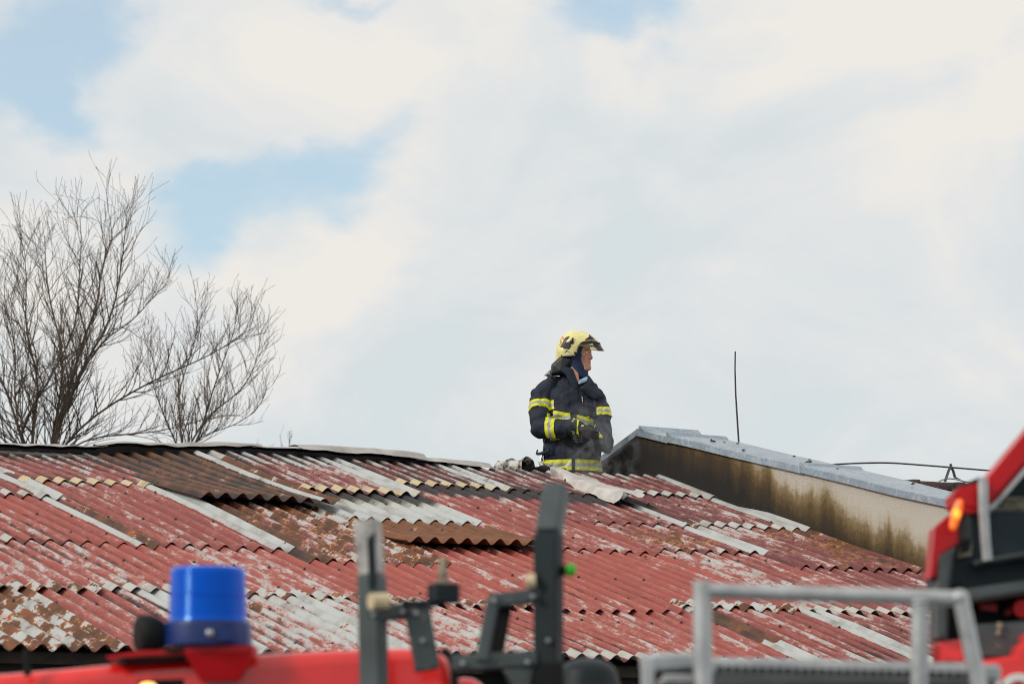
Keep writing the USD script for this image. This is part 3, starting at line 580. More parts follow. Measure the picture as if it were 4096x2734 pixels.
def coping(s0, s1, seed, lip=0.052):
    """One length of coping: a top sheet 33 cm wide over both edges of the wall, with drip lips, a little uneven."""
    over = 0.035; w0, w1 = -over, 0.47 + over + 0.02
    n = 26; ss = np.linspace(s0, s1, n); rows = []
    for s in ss:
        dz = (meshkit.noise(np.array([s * 1.7, seed, 0.0])) - 0.5) * 0.012
        z = top_z(s) + 0.012 + dz
        prof = [(w0 + 0.004, z - lip), (w0, z - lip), (w0 + 0.001, z - 0.004), (w0 + 0.006, z), (w0 + 0.15, z + 0.006 + dz), (w1 - 0.006, z + 0.002), (w1, z - 0.004), (w1, z - lip), (w1 - 0.004, z - lip), (w1 - 0.004, z - 0.012), (w0 + 0.004, z - 0.012)]
        rows.append([wl(s, zz, kk) for kk, zz in prof])
    V = np.array(rows); a, b = V.shape[:2]; idx = np.arange(a * b).reshape(a, b); j = np.arange(b); k = (j + 1) % b
    q = np.concatenate([np.stack([idx[i, j], idx[i + 1, j], idx[i + 1, k], idx[i, k]], 1) for i in range(a - 1)])
    tri = np.vstack([q[:, [0, 1, 2]], q[:, [0, 2, 3]]])
    capf = [[idx[0, 0], idx[0, i], idx[0, i + 1]] for i in range(1, b - 1)] + [[idx[-1, 0], idx[-1, i + 1], idx[-1, i]] for i in range(1, b - 1)]
    t = trimesh.Trimesh(V.reshape(-1, 3), np.vstack([tri, capf]), process=False); t.fix_normals()
    return t
for s0, s1, sd in ((-3.0, S_PK, 1), (S_PK + 0.002, 0.36, 2), (0.362, 1.93, 3), (1.932, 3.90, 4), (3.902, 5.9, 5)):
    o = obj('coping_sheet', coping(s0, s1, sd), 'coping', par, smooth=30)
for s in (0.02, 0.362, 1.932, 3.902):                                # standing seams at the joints
    z = top_z(s) + 0.016; pts = [wl(s, z - 0.05, -0.040), wl(s, z + 0.020, -0.038), wl(s, z + 0.026, 0.12), wl(s, z + 0.020, 0.528)]
    hl = [tube([p - WD * 0.0, p2], 0.010, 6) for p, p2 in zip(pts, pts[1:])]
    pl = np.array([wl(s - 0.012, z - 0.004, -0.037), wl(s + 0.05, z - 0.016, -0.037), wl(s - 0.012, z + 0.024, -0.037), wl(s + 0.006, z + 0.024, -0.037),
                   wl(s - 0.012, z - 0.004, 0.526), wl(s + 0.05, z - 0.016, 0.526), wl(s - 0.012, z + 0.024, 0.526), wl(s + 0.006, z + 0.024, 0.526)])
    obj('standing_seam', trimesh.convex.convex_hull(pl), 'coping', par, smooth=False)
r4 = np.random.RandomState(8)
lit = []
for i in range(14):
    s = 0.5 + 3.0 * r4.rand(); k = 0.02 + 0.36 * r4.rand(); z = top_z(s) + 0.026
    p = wl(s, z, k); d = (WD * (r4.rand() - 0.2) + WN * (r4.rand() - 0.5)) * (0.10 if i % 3 == 0 else 0.04)
    lit.append(tube([p, p + d * 0.5 + (0, 0, 0.006), p + d], [0.006, 0.008, 0.003], 5) if i % 3 == 0 else lump(p, np.array([0.012, 0.012, 0.004]), i * 1.7, 0.5, 2))
tag(obj('dry_leaf_litter', cat(*lit), 'steel_rod', smooth=40), 'dark twigs and leaf scraps scattered on the metal coping', 'litter', kind='stuff')

# lightning rod behind the coping, conductor wire on its roof holder
rod = [P(2941, 1405, 29.45), P(2940, 1480, 29.45), P(2943, 1580, 29.45), P(2950, 1690, 29.45), P(2957, 1800, 29.45), P(2958, 1990, 29.45)]
lr = thing('lightning_rod', 'thin dark upright lightning rod standing behind the metal coping', 'rod', rod[-1])
obj('rod', tube(np.array(rod) - rod[-1], [0.0055, 0.006, 0.0065, 0.007, 0.007, 0.007], 8), 'steel_rod', lr)
obj('foot_clamp', bbox((0, 0, -0.04), (0.08, 0.06, 0.08), 0.01), 'zinc', lr)
lw = thing('lightning_conductor', 'dark lightning conductor wire held on a forked metal bracket over the tiled roof', 'wire')
wp = [P(*p, y) for p, y in (((3180, 1872), 30.3), ((3340, 1856), 30.3), ((3450, 1851), 30.3), ((3550, 1850), 30.3), ((3650, 1856), 30.3), ((3802, 1868), 30.3), ((3960, 1881), 30.3), ((4200, 1897), 30.3))]
from scipy.interpolate import CubicSpline
def spline(pts, n=40):
    pts = np.asarray(pts); t = np.concatenate([[0], np.cumsum(np.linalg.norm(np.diff(pts, axis=0), axis=1))]); return CubicSpline(t, pts)(np.linspace(0, t[-1], n))
obj('wire', tube(spline(wp), 0.0065, 8), 'steel_rod', lw)
def strip(pts, w, t=0.004): 
    out = [beam(a, b, w, t, 0.001, side=(1, 0, 0)) for a, b in zip(pts, pts[1:])]; return cat(*out)
obj('bracket_leg', strip([P(3803, 1866, 30.28), P(3795, 1880, 30.24), P(3780, 1925, 30.05)], 0.022), 'steel_rod', lw, smooth=False)
obj('bracket_leg', strip([P(3803, 1866, 30.31), P(3812, 1880, 30.35), P(3820, 1908, 30.4), P(3840, 1918, 30.45)], 0.022), 'zinc', lw, smooth=False)
obj('bolt', cat(tube([P(3803, 1853, 30.3), P(3803, 1872, 30.3)], 0.008, 8), tube([P(3803, 1858, 30.3), P(3803, 1862, 30.3)], 0.014, 6)), 'steel_rod', lw)
obj('tie_wire', tube(spline([P(3755, 1924, 30.1), P(3775, 1916, 30.1), P(3830, 1917, 30.15), P(3900, 1924, 30.3)], 16), 0.006, 6), 'zinc', lw)
# tiled roof of the next building, seen over the coping
nb = thing('tiled_roof_house', 'neighbouring house whose dark red tiled ridge shows above the metal coping', 'house')
ra, rb_ = P(3495, 1912, 30.4), P(4160, 1952, 30.0)
rdir = (rb_ - ra) / np.linalg.norm(rb_ - ra); fall = np.array([rdir[1], -rdir[0], 0]); fall = fall / np.linalg.norm(fall); fall = fall * math.cos(0.5) + np.array([0, 0, -math.sin(0.5)])
nn_ = np.cross(rdir, fall); nn_ = nn_ if nn_[2] > 0 else -nn_
Lr = np.linalg.norm(rb_ - ra)
for i in range(4):                                                  # ridge tiles, each overlapping the next
    p0, p1 = ra + rdir * (0.36 * i - 0.02), ra + rdir * (0.36 * i + 0.37)
    def fr(s, t, p0=p0, p1=p1, i=i):
        ang = PI * (t - 0.02) / 0.96; r = 0.062 + 0.010 * (s > 0.86) + 0.004 * s
        c = p0 + (p1 - p0) * s[..., None]
        f2 = np.array([fall[0], fall[1], 0]); f2 = f2 / np.linalg.norm(f2)
        return c + (r * np.cos(ang) * 1.15)[..., None] * f2 + (r * np.sin(ang) * 0.75 - 0.045)[..., None] * np.array([0, 0, 1.0])
    obj('ridge_tile', sheet_grid(fr, 9, 18, 0.012, (0, 0, 1)), 'roof_tile', nb, smooth=40)
for row in range(3):
    for i in range(10):
        def ft(s, t, row=row, i=i):
            a_ = 0.14 * i - 0.05 + 0.16 * s; d = 0.05 + 0.30 * row + 0.36 * t
            h = -0.022 + 0.026 * np.sin(2 * PI * s * 0.95 + 0.5) + 0.016 * t
            return ra + a_[..., None] * rdir + d[..., None] * fall + h[..., None] * nn_
        obj('roof_tile', sheet_grid(ft, 10, 4, 0.014, nn_), 'roof_tile', nb, smooth=40)
hw = np.array([ra - (0, 0, 0.14), rb_ - (0, 0, 0.14), ra + fall * 1.0 - (0, 0, 0.14), rb_ + fall * 1.0 - (0, 0, 0.14), ra - (fall * (1, 1, 0)) * 3 - (0, 0, 1.6), rb_ - (fall * (1, 1, 0)) * 3 - (0, 0, 1.6)])
hl_ = hw.copy(); hl_[:, 2] = 0
obj('house_wall', trimesh.convex.convex_hull(np.vstack([hw, hl_])), 'wood_wall', nb, smooth=False)

# ------------------------------------------------------------------ bare trees
class Tree:
    def __init__(self, seed): self.r = np.random.RandomState(seed); self.limb, self.twig = [], []
    def shoots(self, pts, rad, level, maxlen, count, up=0.7, t0=0.15):
        r = self.r; n = len(pts)
        for k in range(count):
            f = t0 + (1 - t0) * (k + r.rand()) / count; i = min(int(f * (n - 1)), n - 2); w = f * (n - 1) - i
            p = pts[i] * (1 - w) + pts[i + 1] * w; d = pts[i + 1] - pts[i]; d = d / np.linalg.norm(d)
            a = r.randn(3); a -= d * (a @ d); a /= np.linalg.norm(a)
            dr = d * (0.75 if level < 2 else 1.0) + a * (0.35 + (0.60 if level < 2 else 0.25) * r.rand()) + np.array([0, 0, up * (0.25 + 0.60 * r.rand())]); dr /= np.linalg.norm(dr)
            L = maxlen * (0.50 + 0.75 * r.rand() ** 1.3) * (1.0 - 0.55 * f)
            m = 6 if level > 1 else 8
            q, cur, dd = [p], p.copy(), dr.copy(); bend = r.randn(3) * 0.16
            for j in range(m):
                dd = dd + np.array([0, 0, 0.15 * up]) + bend * 0.5 + r.randn(3) * 0.060; dd /= np.linalg.norm(dd); cur = cur + dd * L / m; q.append(cur.copy())
            q = np.array(q); rr0 = min(rad[i] * 0.62, {0: 0.020, 1: 0.0095, 2: 0.0050, 3: 0.0034}[level]) ; rr = np.linspace(rr0, 0.0022, m + 1)
            (self.limb if level == 0 else self.twig).append(tube(q, rr, 6 if level == 0 else (4 if level == 1 else 3), cap=False))
            if level == 0: self.shoots(q, rr, 1, maxlen * 0.55, 9, up)
            elif level == 1: self.shoots(q, rr, 2, maxlen * 0.58, 5, up, 0.10)
            elif level == 2 and r.rand() < 0.35: self.shoots(q, rr, 3, maxlen * 0.8, 1, up)
    def main(self, pix, Y, r0, r1, nshoot, maxlen, level=1, up=0.7, dy=0.0, t0=0.15):
        pts = spline([P(x, y, Y + dy * i / (len(pix) - 1)) for i, (x, y) in enumerate(pix)], 14); rad = np.linspace(r0, r1, 14)
        self.limb.append(tube(pts, rad, 8, cap=False)); self.shoots(pts, rad, level, maxlen, nshoot, up, t0)
TY = 44.0
t1 = Tree(5)
lower = lambda pix: [(x, 1905 - (1905 - y) * 0.93) for x, y in pix]
ground_px = lambda x, Y: (x, HY + CAMH * F / Y)
base = (190, 1905)
T = [([base, (225, 1700), (285, 1500), (330, 1330), (390, 1150), (415, 980), (450, 880), (440, 800)], 0.062, 0.006, 30, 0.95, 0.5),
     ([base, (260, 1620), (350, 1400), (430, 1250), (470, 1100), (490, 960), (500, 860), (505, 800)], 0.050, 0.006, 28, 0.9, -0.6),
     ([base, (330, 1690), (500, 1560), (700, 1450), (860, 1370), (960, 1300), (1020, 1260)], 0.036, 0.006, 30, 0.8, 0.2),
     ([(225, 1700), (320, 1480), (430, 1310), (520, 1240), (600, 1150), (690, 1060)], 0.032, 0.005, 22, 0.8, 0.8),
     ([base, (130, 1720), (150, 1500), (110, 1300), (105, 1100), (100, 980), (80, 920)], 0.050, 0.006, 30, 0.95, -0.9),
     ([base, (60, 1650), (10, 1500), (-60, 1350), (-90, 1150), (-120, 950)], 0.045, 0.006, 24, 0.95, 0.7),
     ([base, (240, 1560), (245, 1350), (210, 1200), (185, 1020), (180, 920), (178, 870)], 0.042, 0.006, 28, 0.9, 1.0),
     ([base, (90, 1700), (180, 1520), (240, 1400), (300, 1250), (315, 1080), (325, 880), (320, 800)], 0.040, 0.006, 28, 0.9, -1.2),
     ([base, (-30, 1740), (-180, 1600), (-320, 1420), (-420, 1200)], 0.045, 0.006, 20, 0.9, 0.2),
     ([base, (380, 1740), (540, 1720), (680, 1700), (820, 1660), (960, 1640)], 0.026, 0.004, 22, 0.7, -0.5),
     ([(130, 1720), (60, 1560), (60, 1360), (30, 1200), (20, 1050)], 0.030, 0.005, 22, 0.85, 0.9)]
for pix, r0, r1, ns, ml, dy in T: t1.main(lower(pix), TY, r0 * 0.46, r1 * 0.6, int(ns * 1.25), ml * 1.05, dy=dy, up=0.55, t0=0.04)
def put_tree(name, label, tr, trunk_px, Y, rad, twig='twigs'):
    o = thing(name, label, 'tree')
    gp = P(*ground_px(trunk_px[0], Y), Y); tp = P(*trunk_px, Y)
    obj('trunk', tube(spline([gp, gp * 0.5 + tp * 0.5 + (0.05, 0, 0), tp], 12), np.linspace(rad * 1.7, rad, 12), 14), 'bark', o)
    obj('limbs', cat(*tr.limb), 'bark', o, smooth=True)
    tag(obj(twig, cat(*tr.twig), 'twig', o, smooth=True), kind='stuff')
put_tree('bare_tree', 'large bare tree with dense upright twigs rising behind the left end of the roof', t1, (190, 1890), TY, 0.085)
t2 = Tree(9)
b2 = (730, 1850)
for pix, r0, r1, ns, ml, dy in [([b2, (800, 1730), (840, 1600), (880, 1480), (930, 1340), (950, 1230)], 0.030, 0.005, 26, 0.75, 0.4), ([b2, (770, 1760), (850, 1650), (960, 1560), (1030, 1420), (1045, 1320)], 0.028, 0.004, 26, 0.7, -0.5),
                                ([b2, (720, 1700), (720, 1560), (760, 1430), (790, 1300), (780, 1190)], 0.028, 0.004, 24, 0.75, 0.8), ([b2, (820, 1740), (930, 1700), (1020, 1640), (1070, 1540)], 0.020, 0.004, 20, 0.6, 0.3),
                                ([b2, (690, 1740), (640, 1620), (600, 1480), (590, 1350)], 0.024, 0.004, 20, 0.7, -0.6)]:
    t2.main(pix, TY + 2.5, r0 * 0.48, r1 * 0.6, int(ns * 1.1), ml * 0.95, dy=dy, up=0.75, t0=0.04)
put_tree('bare_tree', 'smaller bare tree with fanned thin stems, right of the large bare tree', t2, (730, 1840), TY + 2.5, 0.06)
t3 = Tree(21)
for pix in ([(1150, 1900), (1156, 1800), (1160, 1722)], [(1150, 1900), (1135, 1830), (1128, 1775)], [(1150, 1900), (1050, 1830), (1028, 1770)], [(1150, 1900), (1080, 1850), (1080, 1790)]):
    t3.main(pix, 60, 0.012, 0.004, 5, 0.35, level=2, t0=0.3)
put_tree('bare_tree', 'tips of a distant bare tree just showing over the ridge cap', t3, (1150, 1895), 60, 0.05)

# ------------------------------------------------------------------ the firefighter
YM = 29.35; SC = F / YM
X_ = lambda px: (px - 2285) / SC
Z_ = lambda py: (1885 - py) / SC
foot = P(2285, 1885, YM); dzf = foot[2] - 3.5                        # the deck he stands on is at 3.5
man = thing('person', 'firefighter in dark navy jacket with yellow reflective bands and pale yellow helmet, looking right', 'person', (foot[0], foot[1], 3.5))
def L(px, py, y=0.0): return np.array([X_(px), y, Z_(py) + dzf])
E_ = lambda px, py, y, r, sub=3: ell(L(px, py, y), r if np.ndim(r) else (r, r, r), sub)
# jacket: torso and sleeves in one skin
torso = chain(E_(2283, 1893, 0.02, (0.243, 0.175, 0.03)), E_(2283, 1840, 0.02, (0.232, 0.172, 0.06)), E_(2282, 1760, 0.01, (0.215, 0.16, 0.09)), E_(2284, 1660, 0, (0.222, 0.152, 0.10)), E_(2283, 1575, 0.01, (0.205, 0.125, 0.07)), E_(2288, 1528, 0.015, (0.118, 0.088, 0.045)))
sh_r = chain(E_(2196, 1545, 0.01, 0.075), E_(2166, 1585, -0.005, 0.088), E_(2158, 1650, -0.06, 0.084), E_(2162, 1715, -0.12, 0.082), E_(2215, 1722, -0.20, 0.074), E_(2290, 1720, -0.255, 0.056), E_(2312, 1727, -0.262, 0.052))
sh_l = chain(E_(2365, 1560, 0.01, 0.07), E_(2392, 1600, 0.0, 0.078), E_(2402, 1680, -0.05, 0.078), E_(2412, 1765, -0.10, 0.080), E_(2388, 1778, -0.17, 0.078), E_(2368, 1768, -0.22, 0.060))
flap = chain(E_(2425, 1790, -0.10, 0.05), E_(2440, 1768, -0.09, 0.035), E_(2432, 1806, -0.09, 0.03))
H7 = lambda x, y: (2180 + x / 5.807, 1300 + y / 5.807)
def h7(x, y, d=0.0): return L(*H7(x, y), d)
collar = hull(E_(2262, 1520, 0.03, (0.055, 0.06, 0.03)), E_(2340, 1535, -0.04, (0.05, 0.05, 0.03)), E_(2258, 1488, 0.02, (0.028, 0.03, 0.02)), E_(2300, 1480, 0.06, (0.04, 0.02, 0.02)), E_(2352, 1522, -0.06, (0.02, 0.03, 0.015)))
neckhole = hull(E_(2302, 1470, -0.015, (0.055, 0.055, 0.02)), E_(2330, 1545, -0.05, (0.025, 0.045, 0.02)))
skirt_cut = to_man(trimesh.creation.box((0.9, 0.9, 0.2), trimesh.transformations.translation_matrix(L(2283, 1890, 0.02) - (0, 0, 0.1))))
jk = soften(torso + sh_r + sh_l + flap, 0.011, 16)
vv = jk.vertices
fold = meshkit.fbm(np.stack([vv[:, 0] * 9, vv[:, 1] * 9, vv[:, 2] * 5.5], 1), 3, 7) - 0.5
fold2 = np.abs(meshkit.fbm(np.stack([vv[:, 0] * 6 + vv[:, 2] * 3, vv[:, 1] * 6, vv[:, 2] * 7 - vv[:, 0] * 4], 1), 2, 17) - 0.5)
jk.vertices = vv + jk.vertex_normals * (fold * 0.036 - 0.085 * np.clip(0.13 - fold2, 0, 1))[:, None]
cm = to_man(jk) - skirt_cut
jk_t = from_man(cm)
obj('jacket', jk_t, 'jacket', man, smooth=50)
collar += chain(ell(h7(420, 1040, -0.075), (0.035, 0.02, 0.020)), ell(h7(560, 1120, -0.092), (0.035, 0.016, 0.035)), ell(h7(640, 1320, -0.10), (0.030, 0.016, 0.03)), ell(h7(700, 1480, -0.105), (0.02, 0.014, 0.02)))
collar += chain(ell(h7(1000, 1250, -0.062), (0.016, 0.02, 0.02)), ell(h7(1060, 1400, -0.080), (0.028, 0.02, 0.03)), ell(h7(960, 1520, -0.105), (0.022, 0.014, 0.02)))
co = soften(collar - neckhole, 0.010, 4)
obj('collar', co, 'jacket', man, smooth=50)
jk_fine = jk
def band(o, axis, t0, t1, near, rad, out, clip=None):
    """The stretch of the jacket's own surface between two planes across AXIS, within RAD of NEAR, raised by OUT."""
    axis = np.asarray(axis, float) / np.linalg.norm(axis)
    c = jk_fine.triangles_center
    seg0, seg1 = near; d = seg1 - seg0; tt = np.clip(((c - seg0) @ d) / (d @ d), 0, 1); dist = np.linalg.norm(c - (seg0 + tt[:, None] * d), axis=1)
    keep = dist < rad
    if clip is not None: keep &= clip(c)
    m = jk_fine.submesh([np.nonzero(keep)[0]], append=True, repair=False)
    n0 = None
    m.vertices = m.vertices + m.vertex_normals * out
    m = trimesh.intersections.slice_mesh_plane(m, axis, o + axis * t0); m = trimesh.intersections.slice_mesh_plane(m, -axis, o + axis * t1)
    if len(m.faces) == 0: return None
    m.merge_vertices()
    inner = m.copy(); inner.vertices = inner.vertices - m.vertex_normals * 0.012; inner.invert()
    e = m.edges_unique[np.bincount(m.edges_unique_inverse) == 1] if len(m.edges_unique) else []
    k = len(m.vertices); rim = [[a_, b_, b_ + k] for a_, b_ in e] + [[a_, b_ + k, a_ + k] for a_, b_ in e]
    rim += [[r_[2], r_[1], r_[0]] for r_ in rim]
    return trimesh.Trimesh(np.vstack([m.vertices, inner.vertices]), np.vstack([m.faces, inner.faces + k] + ([rim] if len(rim) else [])), process=False)
def tri_band(o, axis, w, near, rad, clip=None, frac=(0.34, 0.66)):
    for a_, b_, mt, nm in ((0.0, frac[0], 'yellow_tape', 'yellow_stripe'), (frac[0], frac[1], 'silver_tape', 'silver_stripe'), (frac[1], 1.0, 'yellow_tape', 'yellow_stripe')):
        m = band(o, axis, w * a_, w * b_, near, rad, 0.0045, clip)
        if m is not None: obj(nm, m, mt, man, smooth=50)
Ls = {'ua': (L(2166, 1585, -0.005), L(2160, 1705, -0.11)), 'fa': (L(2180, 1716, -0.145), L(2305, 1724, -0.26)), 'lu': (L(2392, 1600, 0), L(2412, 1760, -0.10))}
ax = Ls['ua'][1] - Ls['ua'][0]; ax = ax / np.linalg.norm(ax)
tri_band(L(2163, 1625, -0.035), ax + np.array([0, -0.25, 0]), 0.066, (L(2164, 1600, -0.02), L(2160, 1690, -0.1)), 0.118, clip=lambda c: c[:, 0] < X_(2222))
ax = Ls['fa'][1] - Ls['fa'][0]; ax = ax / np.linalg.norm(ax)
tri_band(L(2190, 1718, -0.15), ax + np.array([0.45, 0, 0.1]), 0.080, (L(2190, 1718, -0.16), L(2260, 1721, -0.23)), 0.108, clip=lambda c: c[:, 1] < -0.085)
tri_band(L(2292, 1722, -0.25), ax + np.array([0.6, 0, 0.0]), 0.050, (L(2285, 1720, -0.245), L(2325, 1727, -0.27)), 0.085, clip=lambda c: c[:, 1] < -0.18)
ax = Ls['lu'][1] - Ls['lu'][0]; ax = ax / np.linalg.norm(ax)
tri_band(L(2402, 1641, -0.03), ax, 0.066, (L(2395, 1620, -0.02), L(2408, 1720, -0.08)), 0.112, clip=lambda c: c[:, 0] > X_(2374))
tri_band(L(2283, 1700, 0), (0.20, 0, 1), 0.072, (L(2283, 1690, 0), L(2283, 1640, 0)), 0.26, clip=lambda c: (c[:, 0] > X_(2212)) & (c[:, 0] < X_(2374)) & (c[:, 1] > -0.195))
tri_band(L(2283, 1886, 0), (0.0, 0, 1), 0.082, (L(2283, 1900, 0.02), L(2283, 1840, 0.02)), 0.30)
m = band(L(2372, 1770, -0.2), L(2400, 1776, -0.14) - L(2368, 1768, -0.22), -0.02, 0.02, (L(2368, 1768, -0.22), L(2400, 1776, -0.15)), 0.10, 0.0045, lambda c: (c[:, 1] < -0.16) & (c[:, 2] > L(0, 1762)[2]))
if m is not None: obj('yellow_stripe', m, 'yellow_tape', man, smooth=50)
# details sewn on the jacket, laid on its surface
from scipy.spatial import cKDTree
FRONT = {}
def front_y(target, xz, near=0.014):
    """The depth of TARGET's front surface at the points xz."""
    if id(target) not in FRONT:
        m = target.copy()
        if len(m.faces) < 6000: m = m.subdivide_to_size(0.012)
        v = np.asarray(m.vertices); keep = m.vertex_normals[:, 1] < 0.15; v = v[keep]; FRONT[id(target)] = (target, cKDTree(v[:, [0, 2]]), v)
    _, tree, v = FRONT[id(target)]
    d, k = tree.query(np.asarray(xz), k=12); y = v[k, 1]; lo = y.min(1, keepdims=True)
    w = np.where(y < lo + 0.03, 1 / (d + 1e-3) ** 2, 0)
    return (w * y).sum(1) / w.sum(1)
def on_surface(target, pts2, out=0.004, back=0.014, sub=0.01):
    """A patch with outline pts2 (x, z) laid on TARGET as seen from the front, with thickness."""
    pg = Polygon(pts2); v2, f2 = trimesh.creation.triangulate_polygon(pg, engine='earcut')
    t = trimesh.Trimesh(np.column_stack([v2, np.zeros(len(v2))]), f2, process=False)
    t = t.subdivide_to_size(sub); v2 = t.vertices[:, :2]; t.merge_vertices(); v2 = t.vertices[:, :2]
    y = front_y(target, v2)
    front = np.column_stack([v2[:, 0], y - out, v2[:, 1]]); rear = front + (0, back, 0); k = len(v2)
    e = t.edges_unique[np.bincount(t.edges_unique_inverse) == 1]
    rim = [[a_, b_, b_ + k] for a_, b_ in e] + [[a_, b_ + k, a_ + k] for a_, b_ in e]
    m = trimesh.Trimesh(np.vstack([front, rear]), np.vstack([t.faces, t.faces[:, ::-1] + k, rim]), process=False)
    if m.volume < 0: m.invert()
    return m
def patch(name, pix, mt, target=None, out=0.005, parent=None, sub=0.012):
    m = on_surface(target if target is not None else jk_fine, [(X_(x), Z_(y) + dzf) for x, y in pix], out, sub=sub)
    if m is not None: return obj(name, m, mt, parent or man, smooth=40)
patch('shoulder_pad', [(2185, 1500), (2250, 1505), (2258, 1520), (2235, 1540), (2205, 1530)], 'jacket_pad')
patch('chest_pocket', [(2337, 1590), (2382, 1592), (2384, 1672), (2339, 1668)], 'jacket', out=0.012)
patch('pocket_flap', [(2335, 1588), (2384, 1590), (2383, 1630), (2360, 1633), (2336, 1628)], 'jacket', out=0.017)
patch('front_placket', [(2276, 1545), (2310, 1550), (2298, 1885), (2286, 1885)], 'jacket', out=0.009)
patch('name_tag', [(2326, 1592), (2329, 1592), (2330, 1612), (2327, 1612)], 'white_print', out=0.012, sub=0.02)
patch('name_tag', [(2327, 1613), (2331, 1613), (2331, 1621), (2328, 1621)], 'red_print', out=0.012, sub=0.02)
patch('side_pocket', [(2190, 1790), (2255, 1792), (2258, 1838), (2186, 1836)], 'jacket', out=0.012)
# storm flap across the left shoulder
obj('storm_flap', soften(hull(E_(2335, 1560, -0.12, (0.03, 0.02, 0.02)), E_(2395, 1588, -0.10, (0.02, 0.02, 0.02)), E_(2378, 1598, -0.115, (0.02, 0.015, 0.012)), E_(2362, 1535, -0.06, (0.02, 0.02, 0.02))), 0.012, 6), 'jacket', man, smooth=50)
obj('belt_end', tube(spline([L(2150, 1800, -0.02), L(2147, 1812, -0.04), L(2165, 1817, -0.10), L(2200, 1808, -0.16)], 14), [0.006] * 3 + [0.012] * 11, 8), 'jacket', man)
obj('carabiner', cat(*[tube(spline([L(2170 + a * 4, 1830, -0.155), L(2168 + a * 5, 1845, -0.16), L(2170 + a * 2, 1858, -0.165), L(2169 - a * 4, 1866, -0.165), L(2168, 1870, -0.165)], 14), 0.0035, 6) for a in (-1, 1)]), 'zinc', man)
obj('piping_line', tube(spline([L(2378, 1713, -0.268), L(2365, 1735, -0.29), L(2350, 1752, -0.285), L(2336, 1762, -0.27)], 16), 0.0028, 6), 'yellow_tape', man)
# trousers and boots (hidden behind the ridge)
hip = dzf + Z_(1895)
tr_ = m3.Manifold()
for s in (-1, 1):
    tr_ += chain(ell((s * 0.09, 0.02, hip + 0.02), (0.125, 0.12, 0.1)), ell((s * 0.11, 0.0, 0.46), (0.085, 0.09, 0.08)), ell((s * 0.12, 0.03, 0.12), (0.075, 0.085, 0.05)))
obj('trousers', soften(tr_, 0.03, 8), 'trousers', man, smooth=50)
for s in (-1, 1):
    obj('boot', soften(chain(ell((s * 0.12, 0.03, 0.11), (0.06, 0.07, 0.06)), ell((s * 0.12, 0.03, 0.045), (0.052, 0.07, 0.044)), ell((s * 0.13, -0.11, 0.035), (0.05, 0.07, 0.034))), 0.012, 6), 'black_rubber', man, smooth=50)
# head: one skin from neck to brow, in profile to the right, turned a little towards us
def e7(x, y, d, r, sub=3): return ell(h7(x, y, d), r if np.ndim(r) else (r,) * 3, sub)
face = hull(e7(760, 560, 0, (0.085, 0.078, 0.095)), e7(800, 660, 0, (0.085, 0.072, 0.075)), e7(960, 610, 0, (0.038, 0.058, 0.042)))
face += hull(e7(800, 700, 0, (0.07, 0.068, 0.06)), e7(960, 700, 0, (0.040, 0.056, 0.03)), e7(965, 880, 0, (0.034, 0.045, 0.03)), e7(830, 930, 0, (0.03, 0.052, 0.03)))
face += hull(e7(830, 930, 0, (0.03, 0.050, 0.03)), e7(965, 880, 0, (0.034, 0.044, 0.03)), e7(1030, 1010, 0, (0.022, 0.026, 0.020)), e7(985, 1030, 0, (0.022, 0.034, 0.018)), e7(860, 980, 0, (0.025, 0.046, 0.02)))
face += hull(e7(1040, 610, 0, (0.012, 0.042, 0.010)), e7(1000, 600, 0, (0.02, 0.046, 0.016)))                                                   # brow
face += hull(e7(1062, 660, 0, (0.008, 0.010, 0.010)), e7(1112, 765, 0, (0.010, 0.012, 0.009)), e7(1050, 770, 0, (0.012, 0.018, 0.012)))                 # nose
face += e7(1092, 785, -0.013, (0.010, 0.007, 0.007)) + e7(1092, 785, 0.013, (0.010, 0.007, 0.007)) if False else m3.Manifold()
for s in (-1, 1): face += to_man(e7(1088, 788, s * 0.013, (0.010, 0.007, 0.007)))
face += hull(e7(1050, 850, 0, (0.012, 0.024, 0.010)), e7(1068, 858, 0, (0.007, 0.014, 0.006)))                                                # upper lip mound
face += hull(e7(1050, 915, 0, (0.012, 0.022, 0.010)), e7(1066, 912, 0, (0.007, 0.013, 0.006)))
for s in (-1, 1): face = face - to_man(e7(1052, 655, s * 0.033, (0.013, 0.016, 0.011)))
neck = hull(e7(760, 900, 0.01, (0.058, 0.058, 0.03)), e7(700, 1300, 0.015, (0.062, 0.06, 0.03)))
sk = soften(face + neck, 0.0048, 5)
rot = trimesh.transformations.rotation_matrix(math.radians(-12), (0, 0, 1), h7(790, 700, 0))
rotf = trimesh.transformations.rotation_matrix(math.radians(-27), (0, 0, 1), h7(790, 700, 0))   # the face turned a little to the camera
def turnf(t): t = t.copy(); t.apply_transform(rotf); return t
def turn(t): t = t.copy(); t.apply_transform(rot); return t
obj('body', turnf(sk), 'skin', man, smooth=60)
for s in (-1, 1):
    ey = obj('eye', turnf(e7(1036, 657, s * 0.031, (0.011, 0.011, 0.011))), 'eye', man, smooth=True)
    obj('iris', turnf(e7(1048, 658, s * 0.032, (0.004, 0.005, 0.005), 2)), 'dark_hair', man, smooth=True)
    obj('eyebrow', turnf(tube(spline([h7(1062, 618, s * 0.016), h7(1050, 600, s * 0.034), h7(1010, 612, s * 0.052)], 8), [0.003, 0.0042, 0.002], 6) if False else tube(np.array([h7(1062, 618, s * 0.016), h7(1052, 602, s * 0.034), h7(1015, 612, s * 0.051)]), [0.003, 0.004, 0.002], 6)), 'dark_hair', man)
